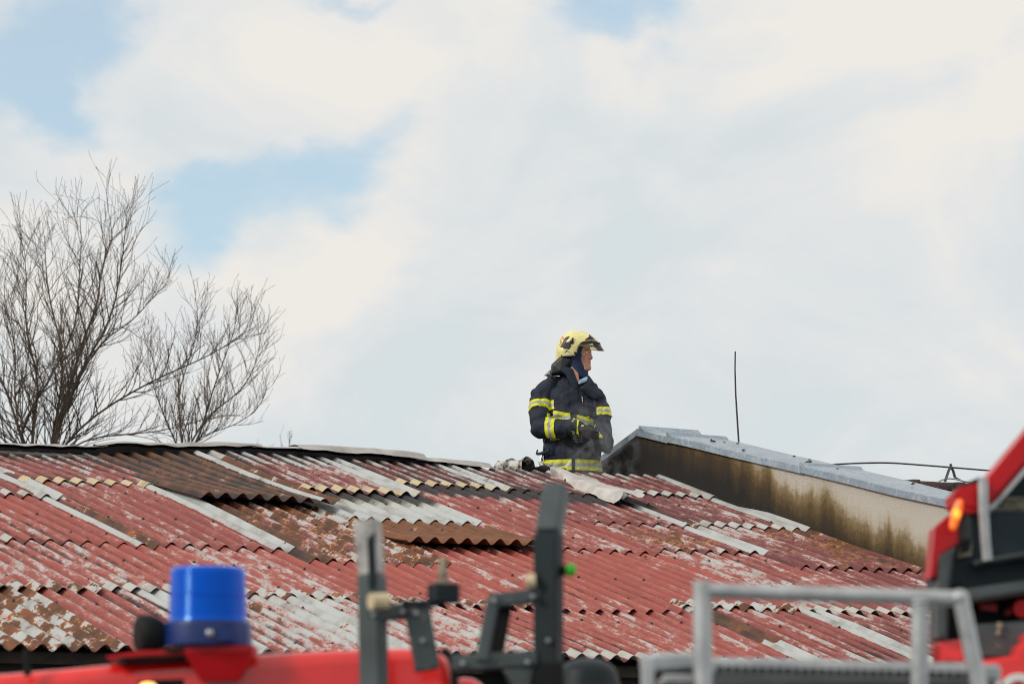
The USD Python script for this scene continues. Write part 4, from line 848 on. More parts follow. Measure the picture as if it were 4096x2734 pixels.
obj('mouth', turnf(tube(spline([h7(1010, 872, -0.031), h7(1058, 882, -0.018), h7(1074, 884, 0), h7(1058, 882, 0.018), h7(1010, 872, 0.031)], 16), 0.0026, 6)), 'lip', man)
# hood under the helmet: dark knitted, open round the face, down over the neck
hood = hull(e7(690, 560, 0, (0.108, 0.100, 0.12)), e7(720, 760, 0, (0.078, 0.090, 0.08))) + hull(e7(720, 800, 0, (0.076, 0.086, 0.05)), e7(880, 1060, 0, (0.045, 0.055, 0.02)), e7(600, 900, 0.0, (0.06, 0.085, 0.03)), e7(700, 950, 0, (0.07, 0.088, 0.03)))
hood += hull(e7(860, 1050, 0, (0.045, 0.058, 0.02)), e7(700, 950, 0, (0.07, 0.088, 0.03)), e7(820, 1190, -0.01, (0.055, 0.07, 0.03)), e7(920, 1180, -0.01, (0.03, 0.045, 0.025)))
openc = hull(e7(1010, 640, 0, (0.052, 0.058, 0.045)), e7(1000, 1000, 0, (0.036, 0.058, 0.03)), e7(1220, 640, 0, (0.05, 0.09, 0.04)), e7(1220, 1000, 0, (0.05, 0.09, 0.04)))
ho = soften((hood - openc) , 0.008, 6)
hv = ho.vertices; ho.vertices = hv + ho.vertex_normals * ((meshkit.fbm(hv * 26, 3, 2) - 0.5) * 0.010)[:, None]
obj('hood', turn(ho), 'hood', man, smooth=60)
# neck skin in the open collar, shirt collar
obj('throat', soften(hull(e7(620, 1040, -0.082, (0.012, 0.012, 0.015)), e7(735, 1190, -0.085, (0.013, 0.012, 0.025)), e7(765, 1320, -0.090, (0.010, 0.010, 0.015))), 0.006, 4), 'skin', man, smooth=60)
obj('shirt_collar', soften(hull(e7(790, 1385, -0.098, (0.010, 0.008, 0.006)), e7(830, 1320, -0.094, (0.010, 0.010, 0.010)), e7(960, 1260, -0.075, (0.014, 0.010, 0.012)), e7(985, 1300, -0.078, (0.008, 0.010, 0.008))), 0.005, 3), 'shirt_blue', man, smooth=60)
# neck guard hanging from the helmet's rear
ng = soften(hull(e7(420, 800, 0, (0.045, 0.09, 0.02)), e7(230, 960, 0.0, (0.03, 0.075, 0.03)), e7(170, 1130, 0, (0.016, 0.06, 0.012)), e7(360, 1080, 0.0, (0.05, 0.092, 0.03)), e7(560, 830, 0, (0.04, 0.09, 0.02))), 0.012, 6)
obj('neck_guard', ng, 'helmet_black', man, smooth=60)
obj('reflective_tab', soften(hull(e7(20, 1150, 0.03, (0.012, 0.03, 0.006)), e7(110, 1060, 0.03, (0.008, 0.03, 0.010)), e7(115, 1140, 0.03, (0.006, 0.03, 0.006))), 0.006, 2), 'silver_tape', man, smooth=50)
# helmet: side outline cut from a rounded shell
sil = [(240, 868), (262, 800), (270, 700), (282, 590), (305, 480), (350, 380), (420, 290), (510, 210), (630, 155), (770, 130), (890, 148), (1000, 190), (1090, 250), (1190, 340), (1276, 428), (1215, 400), (1100, 392), (1000, 408), (900, 452), (845, 520), (808, 600), (790, 690), (768, 712), (735, 745), (640, 752), (450, 762), (380, 780), (310, 825)]
pl = np.array([h7(x, y)[[0, 2]] for x, y in sil])
ex = m3.CrossSection([pl if Polygon(pl).exterior.is_ccw else pl[::-1]], m3.FillRule.EvenOdd).extrude(0.4).translate((0, 0, -0.2)).to_mesh()
v = np.array(ex.vert_properties[:, :3]); exm = trimesh.Trimesh(np.stack([v[:, 0], v[:, 2], v[:, 1]], 1), np.array(ex.tri_verts)[:, ::-1], process=False)
shell = hull(e7(700, 480, 0, (0.150, 0.132, 0.122), 4), e7(560, 620, 0, (0.105, 0.130, 0.1), 4), e7(880, 430, 0, (0.135, 0.110, 0.085), 4), e7(600, 780, 0, (0.115, 0.122, 0.06), 4), e7(350, 830, 0, (0.04, 0.075, 0.03)), e7(1180, 420, 0, (0.05, 0.055, 0.03)))
hel = soften(shell ^ to_man(exm), 0.0075, 3)
hel_o = obj('helmet', turn(hel), 'helmet_yellow', man, smooth=40)
helt = turn(hel)
def hp(name, pts, mt, out=0.0022, sub=0.008):
    m = on_surface(helt, [tuple(h7(x, y)[[0, 2]]) for x, y in pts], out, back=0.006, sub=sub)
    if m is not None: obj(name, m, mt, hel_o, smooth=40)
hp('front_plate', [(1030, 215), (1090, 262), (1160, 325), (1230, 385), (1150, 372), (1040, 378), (940, 392), (918, 378), (960, 345), (1010, 310), (1022, 280), (1010, 245)], 'helmet_black')
hp('sticker', [(575, 295), (520, 300), (470, 320), (345, 535), (385, 555)], 'helmet_black')
hp('sticker', [(455, 440), (560, 425), (608, 530), (550, 605), (430, 585), (395, 550)], 'jacket_pad')
hp('sticker', [(490, 620), (450, 690), (470, 675), (495, 645), (560, 680), (625, 722)], 'helmet_black')
hp('sticker', [(455, 690), (560, 690), (556, 738), (455, 735)], 'white_print')
for (x, y), ch in (((385, 515), 'A'), ((412, 455), 'R'), ((448, 395), 'D')):
    tm = meshkit.text_mesh(ch, 32 / 5.807 / SC, 0.002, bold=True)
    c0 = tm.bounds.mean(0); tv = tm.vertices - c0; an = math.radians(62)
    o2 = h7(x, y); px_ = tv[:, 0] * math.cos(an) - tv[:, 1] * math.sin(an); pz_ = tv[:, 0] * math.sin(an) + tv[:, 1] * math.cos(an)
    q = np.column_stack([o2[0] + px_, np.full(len(tv), -2.0), o2[2] + pz_])
    yy = front_y(helt, q[:, [0, 2]])
    obj('red_letter', trimesh.Trimesh(np.column_stack([q[:, 0], yy - 0.0030 - tv[:, 2] * 0.5, q[:, 2]]), tm.faces, process=False), 'red_print', hel_o, smooth=False)
for pts in ([(350, 350), (440, 335)], [(350, 350), (370, 420)], [(440, 335), (425, 420)], [(335, 495), (385, 400)], [(385, 340), (420, 290)]):
    q = np.array([h7(x, y) for x, y in pts]); q[:, 1] = front_y(helt, q[:, [0, 2]])
    obj('red_star_line', tube(q - (0, 0.001, 0), 0.003, 5), 'red_print', hel_o)
ky = float(front_y(helt, h7(615, 435)[[0, 2]][None])[0])
for (x, y, r) in ((615, 438, 0.0165), (698, 690, 0.0105), (375, 740, 0.005)):
    q = h7(x, y); yq = float(front_y(helt, q[[0, 2]][None])[0])
    obj('knob' if r > 0.012 else 'rivet', tube([(q[0], yq + 0.01, q[2]), (q[0], yq - 0.008, q[2]), (q[0], yq - 0.010, q[2])], [r, r, r * 0.8], 18), 'helmet_black', hel_o)
a_, b_ = h7(615, 438), h7(640, 345); obj('knob_lever', tube([(a_[0], ky - 0.006, a_[2]), ((a_[0] + b_[0]) / 2, ky - 0.006, (a_[2] + b_[2]) / 2), (b_[0], ky - 0.004, b_[2])], [0.009, 0.006, 0.009], 10), 'helmet_black', hel_o)
# rim bead along the face opening and visor
def visor_fn(s, t):
    ang = (s - 0.5) * 2 * math.radians(96)
    c = h7(905, 470); top_ = h7(1275, 432); low_ = h7(1360, 600)
    z0 = top_[2] + (h7(900, 450)[2] - top_[2]) * (1 - np.cos(ang)) * 0.7; z1 = low_[2] + (h7(0, 520)[2] - low_[2]) * (1 - np.clip(np.cos(ang), 0, 1)) ** 0.9
    rx = (top_[0] - c[0]) * (1 - t) + (h7(1378, 0)[0] - c[0]) * t
    ry = 0.105 + 0.012 * t
    return np.stack([c[0] + rx * np.cos(ang), ry * np.sin(ang), z0 * (1 - t) + z1 * t + 0 * ang], -1)
obj('visor', turn(sheet_grid(visor_fn, 36, 8, 0.002, (1, 0, 0))), 'visor', man, smooth=50)
def rimv(t, r):
    s = np.linspace(0, 1, 30); return tube(visor_fn(s, np.full(30, t)), r, 6)
obj('visor_rim', turn(cat(rimv(0.0, 0.0055), rimv(0.16, 0.004))), 'helmet_black', man)
obj('visor_edge', turn(rimv(1.0, 0.0022)), 'beige_metal', man)
# gloved hands meeting in front of the belt: palms, four unequal fingers each, thumbs
def hand(palm, dirp, across, curl, side):
    d = np.asarray(dirp, float) / np.linalg.norm(dirp); a = np.asarray(across, float); a = a - d * (a @ d); a /= np.linalg.norm(a); c = np.asarray(curl, float); c = c - d * (c @ d) - a * (c @ a); c /= np.linalg.norm(c)
    w = palm; S = lambda p, r: ell(p, (r, r, r), 2)
    h = hull(S(w - d * 0.03, 0.030), S(w + d * 0.045 + a * 0.030, 0.018), S(w + d * 0.045 - a * 0.030, 0.018), S(w + a * 0.025, 0.020), S(w - a * 0.025, 0.020))
    for i, ln in enumerate((0.066, 0.076, 0.070, 0.055)):
        b = w + d * 0.050 + a * (0.033 - 0.022 * i); p1 = b + d * ln * 0.5 + c * ln * 0.12; p2 = p1 + d * ln * 0.16 + c * ln * 0.40; p3 = p2 - d * ln * 0.16 + c * ln * 0.26
        h += chain(S(b - d * 0.02, 0.0118), S(p1, 0.0112), S(p2, 0.0105), S(p3, 0.0095))
    tb = w + a * side * 0.028 - d * 0.01; h += chain(S(tb, 0.016), S(tb + a * side * 0.022 + d * 0.028 + c * 0.012, 0.0125), S(tb + a * side * 0.014 + d * 0.056 + c * 0.026, 0.011))
    return soften(h, 0.005, 4)
obj('gloved_hand', hand(L(2336, 1737, -0.285), (0.85, -0.1, -0.45), (0.2, -0.35, 0.9), (0.0, 1, -0.3), 1), 'glove', man, smooth=60)
obj('gloved_hand', hand(L(2348, 1758, -0.245), (-0.9, -0.3, -0.2), (0, -0.5, 0.85), (0.0, 1, -0.2), 1), 'glove', man, smooth=60)
obj('glove_label', bbox(L(2327, 1719, -0.318), (0.020, 0.006, 0.010), 0.002), 'white_print', man)

# ------------------------------------------------------------------ smoke drifting from the burnt ridge
sm = trimesh.creation.icosphere(subdivisions=3)
sv = sm.vertices; sm.vertices = sv * (1 + 0.25 * (meshkit.noise(sv * 1.6 + 4) - 0.5))[:, None] * (0.62, 0.30, 0.62) + P(2440, 1760, 28.85)
SC_ = P(2400, 1830, 28.85)
mat('smoke', {'g': ('geometry', {}), 'sub': ('vector_math', {'math_type': 'subtract', 'vector2': tuple(SC_)}), 'mp': ('mapping', {'scale': (1.9, 1.9, 1.05)}), 'len': ('vector_math', {'math_type': 'length'}),
    'fall': ('map_range', {'from_min': 0.05, 'from_max': 0.62, 'to_min': 1.0, 'to_max': 0.0, 'clamp': True}),
    'n': ('noise_texture', {'scale': 5.5, 'detail': 5.0, 'roughness': 0.62, 'distortion': 1.1}), 'nr': ('map_range', {'from_min': 0.50, 'from_max': 0.72, 'to_min': 0.0, 'to_max': 1.0, 'clamp': True}),
    'm': ('math', {'math_type': 'multiply'}), 'm2': ('math', {'math_type': 'multiply', 'value2': 5.0}), 'v': ('principled_volume', {'color': (0.80, 0.81, 0.83), 'anisotropy': 0.1})},
    [('g.position', 'sub.vector1'), ('sub.vector', 'mp.vector'), ('mp.vector', 'len.vector1'), ('len.value', 'fall.value'), ('sub.vector', 'n.vector'), ('n.fac', 'nr.value'), ('fall.result', 'm.value1'), ('nr.result', 'm.value2'), ('m.value', 'm2.value1'), ('m2.value', 'v.density')],
    volume='v.volume')
tag(obj('smoke', sm, 'smoke', smooth=True), 'thin grey smoke drifting up between the firefighter and the sooty parapet', 'smoke', kind='stuff')

# ------------------------------------------------------------------ red fire vehicle with blue beacon (front left)
YT = 9.3; PM = F / YT
truck = thing('fire_truck', 'red fire vehicle with a blue beacon, its roof edge filling the lower left corner', 'fire truck')
prof = [(-1400, 2760), (-600, 2722), (0, 2692), (250, 2672), (430, 2655), (560, 2642), (740, 2630), (900, 2620), (1000, 2614), (1200, 2602), (1400, 2594), (1560, 2589), (1680, 2588), (1740, 2592), (1780, 2604), (1802, 2628), (1815, 2680), (1828, 2760), (1850, 3000), (1850, 3150), (-1400, 3150)]
def rounded_block(poly, Y, depth, rnd, n=7, dens=0.02):
    pts = np.array([P(x, y, Y)[[0, 2]] for x, y in poly]); out = []
    for a, b in zip(pts, np.roll(pts, -1, 0)):
        k = max(1, int(np.linalg.norm(b - a) / dens)); out += [a + (b - a) * i / k for i in range(k)]
    q = np.array(out)
    for _ in range(3): q = 0.5 * q + 0.25 * (np.roll(q, 1, 0) + np.roll(q, -1, 0))
    tg = np.roll(q, -1, 0) - np.roll(q, 1, 0); nrm = np.stack([tg[:, 1], -tg[:, 0]], 1); nrm /= np.linalg.norm(nrm, axis=1, keepdims=True)
    if Polygon(q).exterior.is_ccw: nrm = -nrm                        # inward
    lay = [(rnd * (1 - math.sin(t)), rnd * (1 - math.cos(t))) for t in np.linspace(0, PI / 2, n)]
    rings = [np.column_stack([q[:, 0] + nrm[:, 0] * i, np.full(len(q), Y + y), q[:, 1] + nrm[:, 1] * i]) for i, y in lay] + [np.column_stack([q[:, 0], np.full(len(q), Y + depth), q[:, 1]])]
    m = len(q); V = np.vstack(rings); f = []
    j = np.arange(m); k = (j + 1) % m
    for r in range(len(rings) - 1): f += [np.stack([r * m + j, r * m + k, (r + 1) * m + k], 1), np.stack([r * m + j, (r + 1) * m + k, (r + 1) * m + j], 1)]
    for ring, y, flip in ((rings[0], Y, False), (rings[-1], Y + depth, True)):
        v2, f2 = trimesh.creation.triangulate_polygon(Polygon(ring[:, [0, 2]]).buffer(0), engine='earcut')
        f.append((f2[:, ::-1] if flip else f2) + len(V)); V = np.vstack([V, np.column_stack([v2[:, 0], np.full(len(v2), y), v2[:, 1]])])
    t = trimesh.Trimesh(V, np.vstack(f), process=False); t.fix_normals(); return t
obj('cab_roof', rounded_block(prof, YT, 1.9, 0.035), 'signal_red', truck, smooth=40)
zb = P(0, 3150, YT)[2]
obj('cab_body', bbox(((P(-1400, 0, YT)[0] + P(1850, 0, YT)[0]) / 2, YT + 1.0, zb / 2 + 0.22), (P(1850, 0, YT)[0] - P(-1400, 0, YT)[0] - 0.04, 1.85, zb - 0.42), 0.06), 'red_paint', truck)
obj('windscreen', bbox(((P(-1200, 0, YT)[0] + P(1650, 0, YT)[0]) / 2, YT + 0.07, zb - 0.36), (1.45, 0.03, 0.55), 0.01), 'navy_panel', truck)
for sx in (P(-1150, 0, YT)[0], P(1600, 0, YT)[0]):
    for sy in (YT + 0.4, YT + 1.6):
        obj('wheel', tube([(sx - 0.11, sy, 0.34), (sx - 0.08, sy, 0.34), (sx + 0.08, sy, 0.34), (sx + 0.11, sy, 0.34)], [0.28, 0.34, 0.34, 0.28], 28), 'black_rubber', truck)
obj('roof_flank', rounded_block([(1790, 2745), (1800, 2700), (1850, 2690), (1900, 2698), (1940, 2720), (1965, 2770), (1965, 3000), (1790, 3000)], YT + 0.35, 1.2, 0.03), 'signal_red', truck, smooth=40)
obj('gutter_seal', tube(spline([P(1768, 2600, YT - 0.004), P(1800, 2625, YT - 0.006), P(1816, 2690, YT - 0.006), P(1832, 2780, YT - 0.006)], 16), 0.010, 8), 'black_rubber', truck)
obj('lamp_plate', slab([(420, 2622), (560, 2600), (745, 2596), (745, 2618), (560, 2626), (440, 2640)], YT - 0.04, 0.10, 0.005), 'red_paint', truck, smooth=False)
obj('rubber_strip', slab([(500, 2630), (740, 2618), (742, 2640), (500, 2652)], YT - 0.03, 0.02, 0.004), 'black_rubber', truck, smooth=False)
obj('hinge', tube([P(494, 2628, YT - 0.05), P(494, 2655, YT - 0.05)], 0.012, 12), 'black_rubber', truck)
obj('marker_lamp', ell(P(592, 2740, YT - 0.006), (0.020, 0.012, 0.009)), 'amber_lamp', truck, smooth=True)
obj('lamp_recess', slab([(550, 2722), (735, 2712), (735, 2750), (550, 2752)], YT - 0.003, 0.02, 0.003), 'black_rubber', truck, smooth=False)
obj('cable', tube(spline([P(640, 2570, YT + 0.0), P(660, 2600, YT - 0.03), P(700, 2594, YT - 0.05), P(735, 2588, YT - 0.06)], 14), 0.006, 8), 'black_rubber', truck)
obj('antenna_stub', tube([P(112, 2700, YT - 0.02), P(106, 2660, YT - 0.02), P(102, 2590, YT - 0.02)], [0.010, 0.008, 0.006], 10), 'black_rubber', truck)
brk = np.array([P(735, 2582, YT - 0.06), P(1016, 2578, YT - 0.06), P(735, 2606, YT - 0.06), P(1014, 2602, YT - 0.06), P(800, 2720, YT - 0.04), P(950, 2718, YT - 0.04)])
obj('beacon_bracket', trimesh.convex.convex_hull(np.vstack([brk, brk + (0, 0.16, 0)])), 'red_paint', truck, smooth=False)
cxb = P(829, 0, YT)[0]; yb = YT + 0.02
zz = lambda py: P(0, py, YT)[2]
bx = lambda px: px / PM
def lathe(prof2, n=48): return trimesh.creation.revolve(np.array(prof2), sections=n)
bb = lathe([(0, zz(2582)), (bx(152), zz(2582)), (bx(176), zz(2580)), (bx(178), zz(2570)), (bx(176), zz(2496)), (bx(172), zz(2487)), (bx(160), zz(2483)), (0, zz(2483))]); bb.apply_translation((cxb, yb, 0))
bo = obj('beacon_base', bb, 'beacon_base', truck, smooth=30)
dome = [(0, zz(2266)), (bx(120), zz(2265)), (bx(140), zz(2267)), (bx(148), zz(2273)), (bx(150), zz(2285)), (bx(152), zz(2370)), (bx(154), zz(2376)), (bx(153), zz(2384)), (bx(156), zz(2470)), (bx(160), zz(2482)), (0, zz(2482))]
top_z_, bot_z_ = zz(2292), zz(2466)
grooves = []
for k in range(113):                                                  # the lens is moulded in fine rings
    f_ = k / 112; grooves.append((bx(150 + 6 * f_) + 0.00038 * math.cos(2 * PI * 14 * f_) + (0.0016 if abs(f_ - 0.5) < 0.03 else 0), top_z_ + (bot_z_ - top_z_) * f_))
dome = [p for p in dome if p[1] > top_z_] + grooves + [p for p in dome if p[1] < bot_z_]
dm = lathe(dome[::-1]); dm.apply_translation((cxb, yb, 0))
obj('beacon_dome', dm, 'beacon_blue', truck, smooth=50)
obj('base_screw', ell(P(839, 2530, YT - 0.092), (0.010, 0.006, 0.010)), 'zinc', truck, smooth=True)
obj('base_label', slab([(860, 2512), (932, 2510), (932, 2560), (860, 2562)], YT - 0.088, 0.02, 0.002), 'beacon_base', truck, smooth=False)
sp = tube([P(668, 2538, YT + 0.03), P(640, 2538, YT + 0.025), P(606, 2537, YT + 0.015), P(576, 2536, YT + 0.008), P(556, 2536, YT + 0.002), P(548, 2536, YT)], [0.026, 0.040, 0.049, 0.050, 0.046, 0.036], 26)
obj('loudspeaker', sp, 'black_rubber', truck, smooth=40)
obj('speaker_bracket', beam(P(600, 2545, YT + 0.02), P(600, 2612, YT + 0.02), 0.04, 0.03), 'black_rubber', truck, smooth=False)

# ------------------------------------------------------------------ grey steel boom cradle (front centre)
YC = 9.0; pc = lambda n: n / (F / YC)
cr = thing('steel_cradle', 'dark grey steel cradle with two upright arms standing beside the red vehicle roof', 'cradle')
yaw = 0.42
obj('upright', beam(P(1502, 3100, YC), P(1488, 2300, YC), pc(92), pc(92), 0.004, yaw=-yaw), 'grey_paint', cr, smooth=False)
obj('upright_tip', beam(P(1488, 2298, YC), P(1467, 2080, YC), pc(86), pc(86), 0.004, yaw=-yaw), 'scuffed_steel', cr, smooth=False)
tag(obj('scorch_plate', slab([(1468, 2155), (1500, 2120), (1506, 2330), (1476, 2360)], YC - pc(66), 0.006, 0.001), 'dark_steel', cr, smooth=False), 'dark smear of grime down the left arm')
obj('crossbar', beam(P(1462, 2458, YC - 0.01), P(1650, 2440, YC + 0.02), pc(66), pc(66), 0.004, side=(0, 0, 1)), 'grey_paint', cr, smooth=False)
obj('brace', beam(P(1664, 2412, YC), P(1710, 2680, YC), pc(96), pc(80), 0.004, yaw=-0.15), 'grey_paint', cr, smooth=False)
obj('brace_cap', bbox(P(1664, 2412, YC - 0.01), (pc(104), pc(94), pc(22)), 0.003), 'dark_steel', cr, smooth=False)
obj('clamp_block', beam(P(1774, 2412, YC + 0.05), P(1774, 2332, YC + 0.05), pc(112), pc(80), 0.004, yaw=0.5), 'dark_steel', cr, smooth=False)
obj('clamp_arm', beam(P(1690, 2420, YC + 0.03), P(1790, 2398, YC + 0.06), pc(30), pc(50), 0.003, side=(0, 0, 1)), 'dark_steel', cr, smooth=False)
obj('clamp_bolt', cat(tube([P(1772, 2334, YC + 0.04), P(1770, 2228, YC + 0.04)], pc(12), 12), tube([P(1771, 2300, YC + 0.04), P(1771, 2278, YC + 0.04)], pc(22), 6), tube([P(1772, 2334, YC + 0.04), P(1772, 2316, YC + 0.04)], pc(26), 14)), 'beige_metal', cr)
obj('roller', tube([P(1482, 2404, YC - 0.075), P(1548, 2402, YC - 0.055)], pc(33), 20), 'cream_plastic', cr)
obj('upright', beam(P(2194, 3100, YC), P(2194, 2130, YC), pc(98), pc(98), 0.004, yaw=-0.35), 'dark_steel', cr, smooth=False)
obj('upright_tip', beam(P(2194, 2140, YC), P(2226, 1954, YC + 0.07), pc(92), pc(92), 0.004, yaw=-0.25), 'grey_paint', cr, smooth=False)
obj('crossbar', beam(P(1958, 2404, YC + 0.01), P(2160, 2378, YC), pc(58), pc(60), 0.004, side=(0, 0, 1)), 'grey_paint', cr, smooth=False)
obj('brace', beam(P(1972, 2400, YC - 0.02), P(1926, 2640, YC - 0.02), pc(52), pc(36), 0.003), 'grey_paint', cr, smooth=False)
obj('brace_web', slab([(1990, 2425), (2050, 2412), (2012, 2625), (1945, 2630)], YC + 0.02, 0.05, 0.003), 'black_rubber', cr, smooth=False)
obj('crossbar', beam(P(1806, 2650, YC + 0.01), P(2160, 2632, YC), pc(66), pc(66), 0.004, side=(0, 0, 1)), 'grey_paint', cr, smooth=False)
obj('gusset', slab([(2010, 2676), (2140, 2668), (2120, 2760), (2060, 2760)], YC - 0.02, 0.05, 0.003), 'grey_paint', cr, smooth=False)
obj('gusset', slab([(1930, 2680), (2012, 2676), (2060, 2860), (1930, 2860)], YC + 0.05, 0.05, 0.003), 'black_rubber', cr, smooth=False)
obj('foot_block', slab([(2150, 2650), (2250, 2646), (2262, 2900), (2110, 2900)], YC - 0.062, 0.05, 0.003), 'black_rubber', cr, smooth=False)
obj('roller', tube([P(2104, 2324, YC - 0.03), P(2142, 2320, YC - 0.03)], pc(28), 18), 'cream_plastic', cr)
obj('latch_pin', tube([P(2240, 2280, YC), P(2272, 2280, YC - 0.01)], pc(20), 14), 'black_rubber', cr)
obj('green_knob', tube([P(2270, 2278, YC - 0.01), P(2276, 2278, YC - 0.012), P(2296, 2278, YC - 0.015), P(2302, 2279, YC - 0.016)], [pc(18), pc(27), pc(25), pc(12)], 16), 'green_plastic', cr)
obj('base_beam', beam(P(1440, 3110, YC) * (1, 1, 0) + (0, 0, 0.05), P(2260, 3110, YC) * (1, 1, 0) + (0, 0, 0.05), 0.10, 0.16, side=(0, 0, 1)), 'dark_steel', cr, smooth=False)
for x in (1502, 2194): obj('base_post', beam(P(x, 3100, YC) * (1, 1, 0) + (0, 0, 0.09), P(x, 3095, YC), 0.07, 0.07), 'dark_steel', cr, smooth=False)
for x, y in ((1494, 2458), (1610, 2444), (1664, 2450), (1690, 2560), (1975, 2400), (2130, 2384), (2110, 2646), (1850, 2650), (2192, 2560), (2192, 2700)):
    p = P(x, y, YC - 0.045); obj('bolt', tube([p + (0, 0.03, 0), p, p - (0, 0.004, 0)], [pc(11), pc(11), pc(7)], 6), 'zinc', cr)
for x, y, a_ in ((1640, 2446, 0), (1962, 2404, 0), (2150, 2382, 0), (2140, 2636, 0)):
    obj('weld_bead', tube([P(x, y - 32, YC - 0.022), P(x + 2, y, YC - 0.026), P(x, y + 32, YC - 0.022)], pc(7), 8), 'grey_paint', cr)
dk = soften(hull(ell(P(2350, 2700, 9.6), (0.075, 0.08, 0.045)), ell(P(2350, 2790, 9.6), (0.088, 0.09, 0.06)), ell(P(2350, 2900, 9.6), (0.09, 0.09, 0.05))), 0.012, 5)
hd = thing('covered_equipment', 'dark rounded cover at the foot of the right cradle arm', 'lamp cover')  # dark equipment hump under a rounded cover
obj('cover', dk, 'dark_steel', hd, smooth=50); gp_ = P(2350, 2900, 9.6)
obj('post', tube([gp_ * (1, 1, 0), gp_], 0.03, 12), 'dark_steel', hd)

# ------------------------------------------------------------------ galvanised platform with handrail (front right)
YR = 8.0; pr_ = lambda n: n / (F / YR)
rl_ = thing('railed_platform', 'grey tubular handrail on a perforated step platform in front of the roof', 'handrail')
obj('top_rail', tube([P(2812, 2360, YR), P(3000, 2366, YR), P(3400, 2378, YR), P(3790, 2390, YR), P(3846, 2392, YR)], pr_(31), 24), 'galvanised', rl_)
obj('post', tube([P(2809, 2322, YR), P(2809, 2327, YR), P(2810, 2500, YR), P(2812, 2700, YR), P(2814, 3000, YR)], [pr_(34), pr_(38), pr_(38), pr_(38), pr_(38)], 24), 'galvanised', rl_)
obj('post', tube([P(3681, 2395, YR), P(3680, 2500, YR), P(3678, 2700, YR), P(3678, 3000, YR)], pr_(36), 24), 'galvanised', rl_)
obj('post', tube([P(3840, 2378, YR), P(3862, 2480, YR), P(3905, 2690, YR), P(3960, 2960, YR)], pr_(33), 24), 'galvanised', rl_)
obj('weld', ell(P(3838, 2388, YR - 0.002), (pr_(36), pr_(36), pr_(34))), 'galvanised', rl_, smooth=True)
obj('weld', ell(P(3680, 2408, YR), (pr_(42), pr_(42), pr_(18))), 'galvanised', rl_, smooth=True)
obj('step_bar', beam(P(2780, 2664, YR + 0.12), P(4000, 2694, YR + 0.12), pr_(78), pr_(110), 0.012, side=(0, 0, 1)), 'galvanised', rl_, smooth=30)
obj('step_end', beam(P(2590, 2650, YR - 0.05), P(2790, 2640, YR + 0.12), pr_(72), pr_(90), 0.008, side=(0, 0, 1)), 'galvanised', rl_, smooth=30)
obj('end_post', beam(P(2592, 3000, YR - 0.05), P(2590, 2625, YR - 0.05), pr_(52), pr_(52), 0.004), 'galvanised', rl_, smooth=False)
dots = [tube([P(x, 2668 + (x - 2780) * 30 / 1220 + 4, YR + 0.12 - pr_(57)), P(x, 2668 + (x - 2780) * 30 / 1220 + 4, YR + 0.12 - pr_(52))], pr_(15), 12) for x in range(2880, 3880, 34)]
tag(obj('grip_holes', cat(*dots), 'black_rubber', rl_), kind='stuff')
obj('deck_plate', bbox(P(3290, 2725, YR + 0.30), (pr_(1350), 0.34, 0.02), 0.004), 'galvanised', rl_, smooth=False)
for x, y in ((2592, -0.05), (2814, 0.0), (3678, 0.0), (3960, 0.0)):
    q = P(x, 2998, YR + y); obj('leg', beam(q * (1, 1, 0), q, pr_(60), pr_(60)), 'galvanised', rl_, smooth=False)

# ------------------------------------------------------------------ red and dark grey aerial ladder turret (right edge)
YA = 10.2
tu = thing('aerial_ladder_turret', 'red ladder boom rising from a dark grey turret with a lit orange lamp', 'aerial ladder')
obj('boom', slab([(3905, 1936), (3950, 1912), (4096, 1735), (4500, 1255), (4500, 1420), (4096, 1868), (3990, 1990), (3950, 2020), (3905, 2020)], YA + 0.10, 0.30, 0.012), 'red_paint', tu, smooth=30)
obj('boom_rail', slab([(3952, 2026), (3992, 1994), (4096, 1872), (4500, 1424), (4500, 1446), (4096, 1900), (4000, 2010), (3966, 2040)], YA + 0.09, 0.30, 0.006), 'galvanised', tu, smooth=30)
obj('shoulder', slab([(3818, 1968), (3842, 1944), (3905, 1930), (3925, 1930), (3925, 2042), (3870, 2050), (3822, 2010)], YA + 0.02, 0.22, 0.016), 'red_paint', tu, smooth=30)
obj('shoulder_top', slab([(3838, 1942), (3920, 1905), (3935, 1912), (3932, 1934), (3842, 1948)], YA + 0.05, 0.24, 0.006), 'navy_panel', tu, smooth=False)
obj('side_panel', slab([(3744, 2104), (3792, 2060), (3838, 2045), (3836, 2170), (3812, 2190), (3768, 2222), (3748, 2300), (3724, 2306)], YA + 0.05, 0.18, 0.008), 'red_paint', tu, smooth=30)
lo = obj('orange_lamp', trimesh.convex.convex_hull(np.vstack([ell(P(x, y, YA - 0.01), (r, 0.02, r)).vertices for x, y, r in ((3838, 2010, 0.010), (3826, 2050, 0.015), (3812, 2105, 0.010))])), 'orange_lens', tu, smooth=40)
obj('bulb', ell(P(3826, 2052, YA - 0.028), (0.010, 0.006, 0.014)), 'orange_bulb', tu, smooth=True)
obj('turret_body', slab([(3838, 2066), (3985, 2040), (4300, 2040), (4300, 2330), (3880, 2360), (3770, 2420), (3770, 2215), (3800, 2195), (3835, 2172)], YA + 0.12, 0.40, 0.01), 'navy_panel', tu, smooth=False)
obj('corner_panel', slab([(3832, 2070), (3888, 2052), (3892, 2160), (3826, 2172)], YA + 0.07, 0.05, 0.006), 'grey_paint', tu, smooth=False)
obj('pillar', slab([(3758, 2220), (3800, 2196), (3826, 2180), (3800, 2350), (3792, 2555), (3752, 2548)], YA + 0.03, 0.20, 0.008), 'grey_paint', tu, smooth=False)
obj('inner_pillar', slab([(3792, 2345), (3846, 2330), (3880, 2560), (3784, 2560)], YA + 0.10, 0.18, 0.006), 'black_rubber', tu, smooth=False)
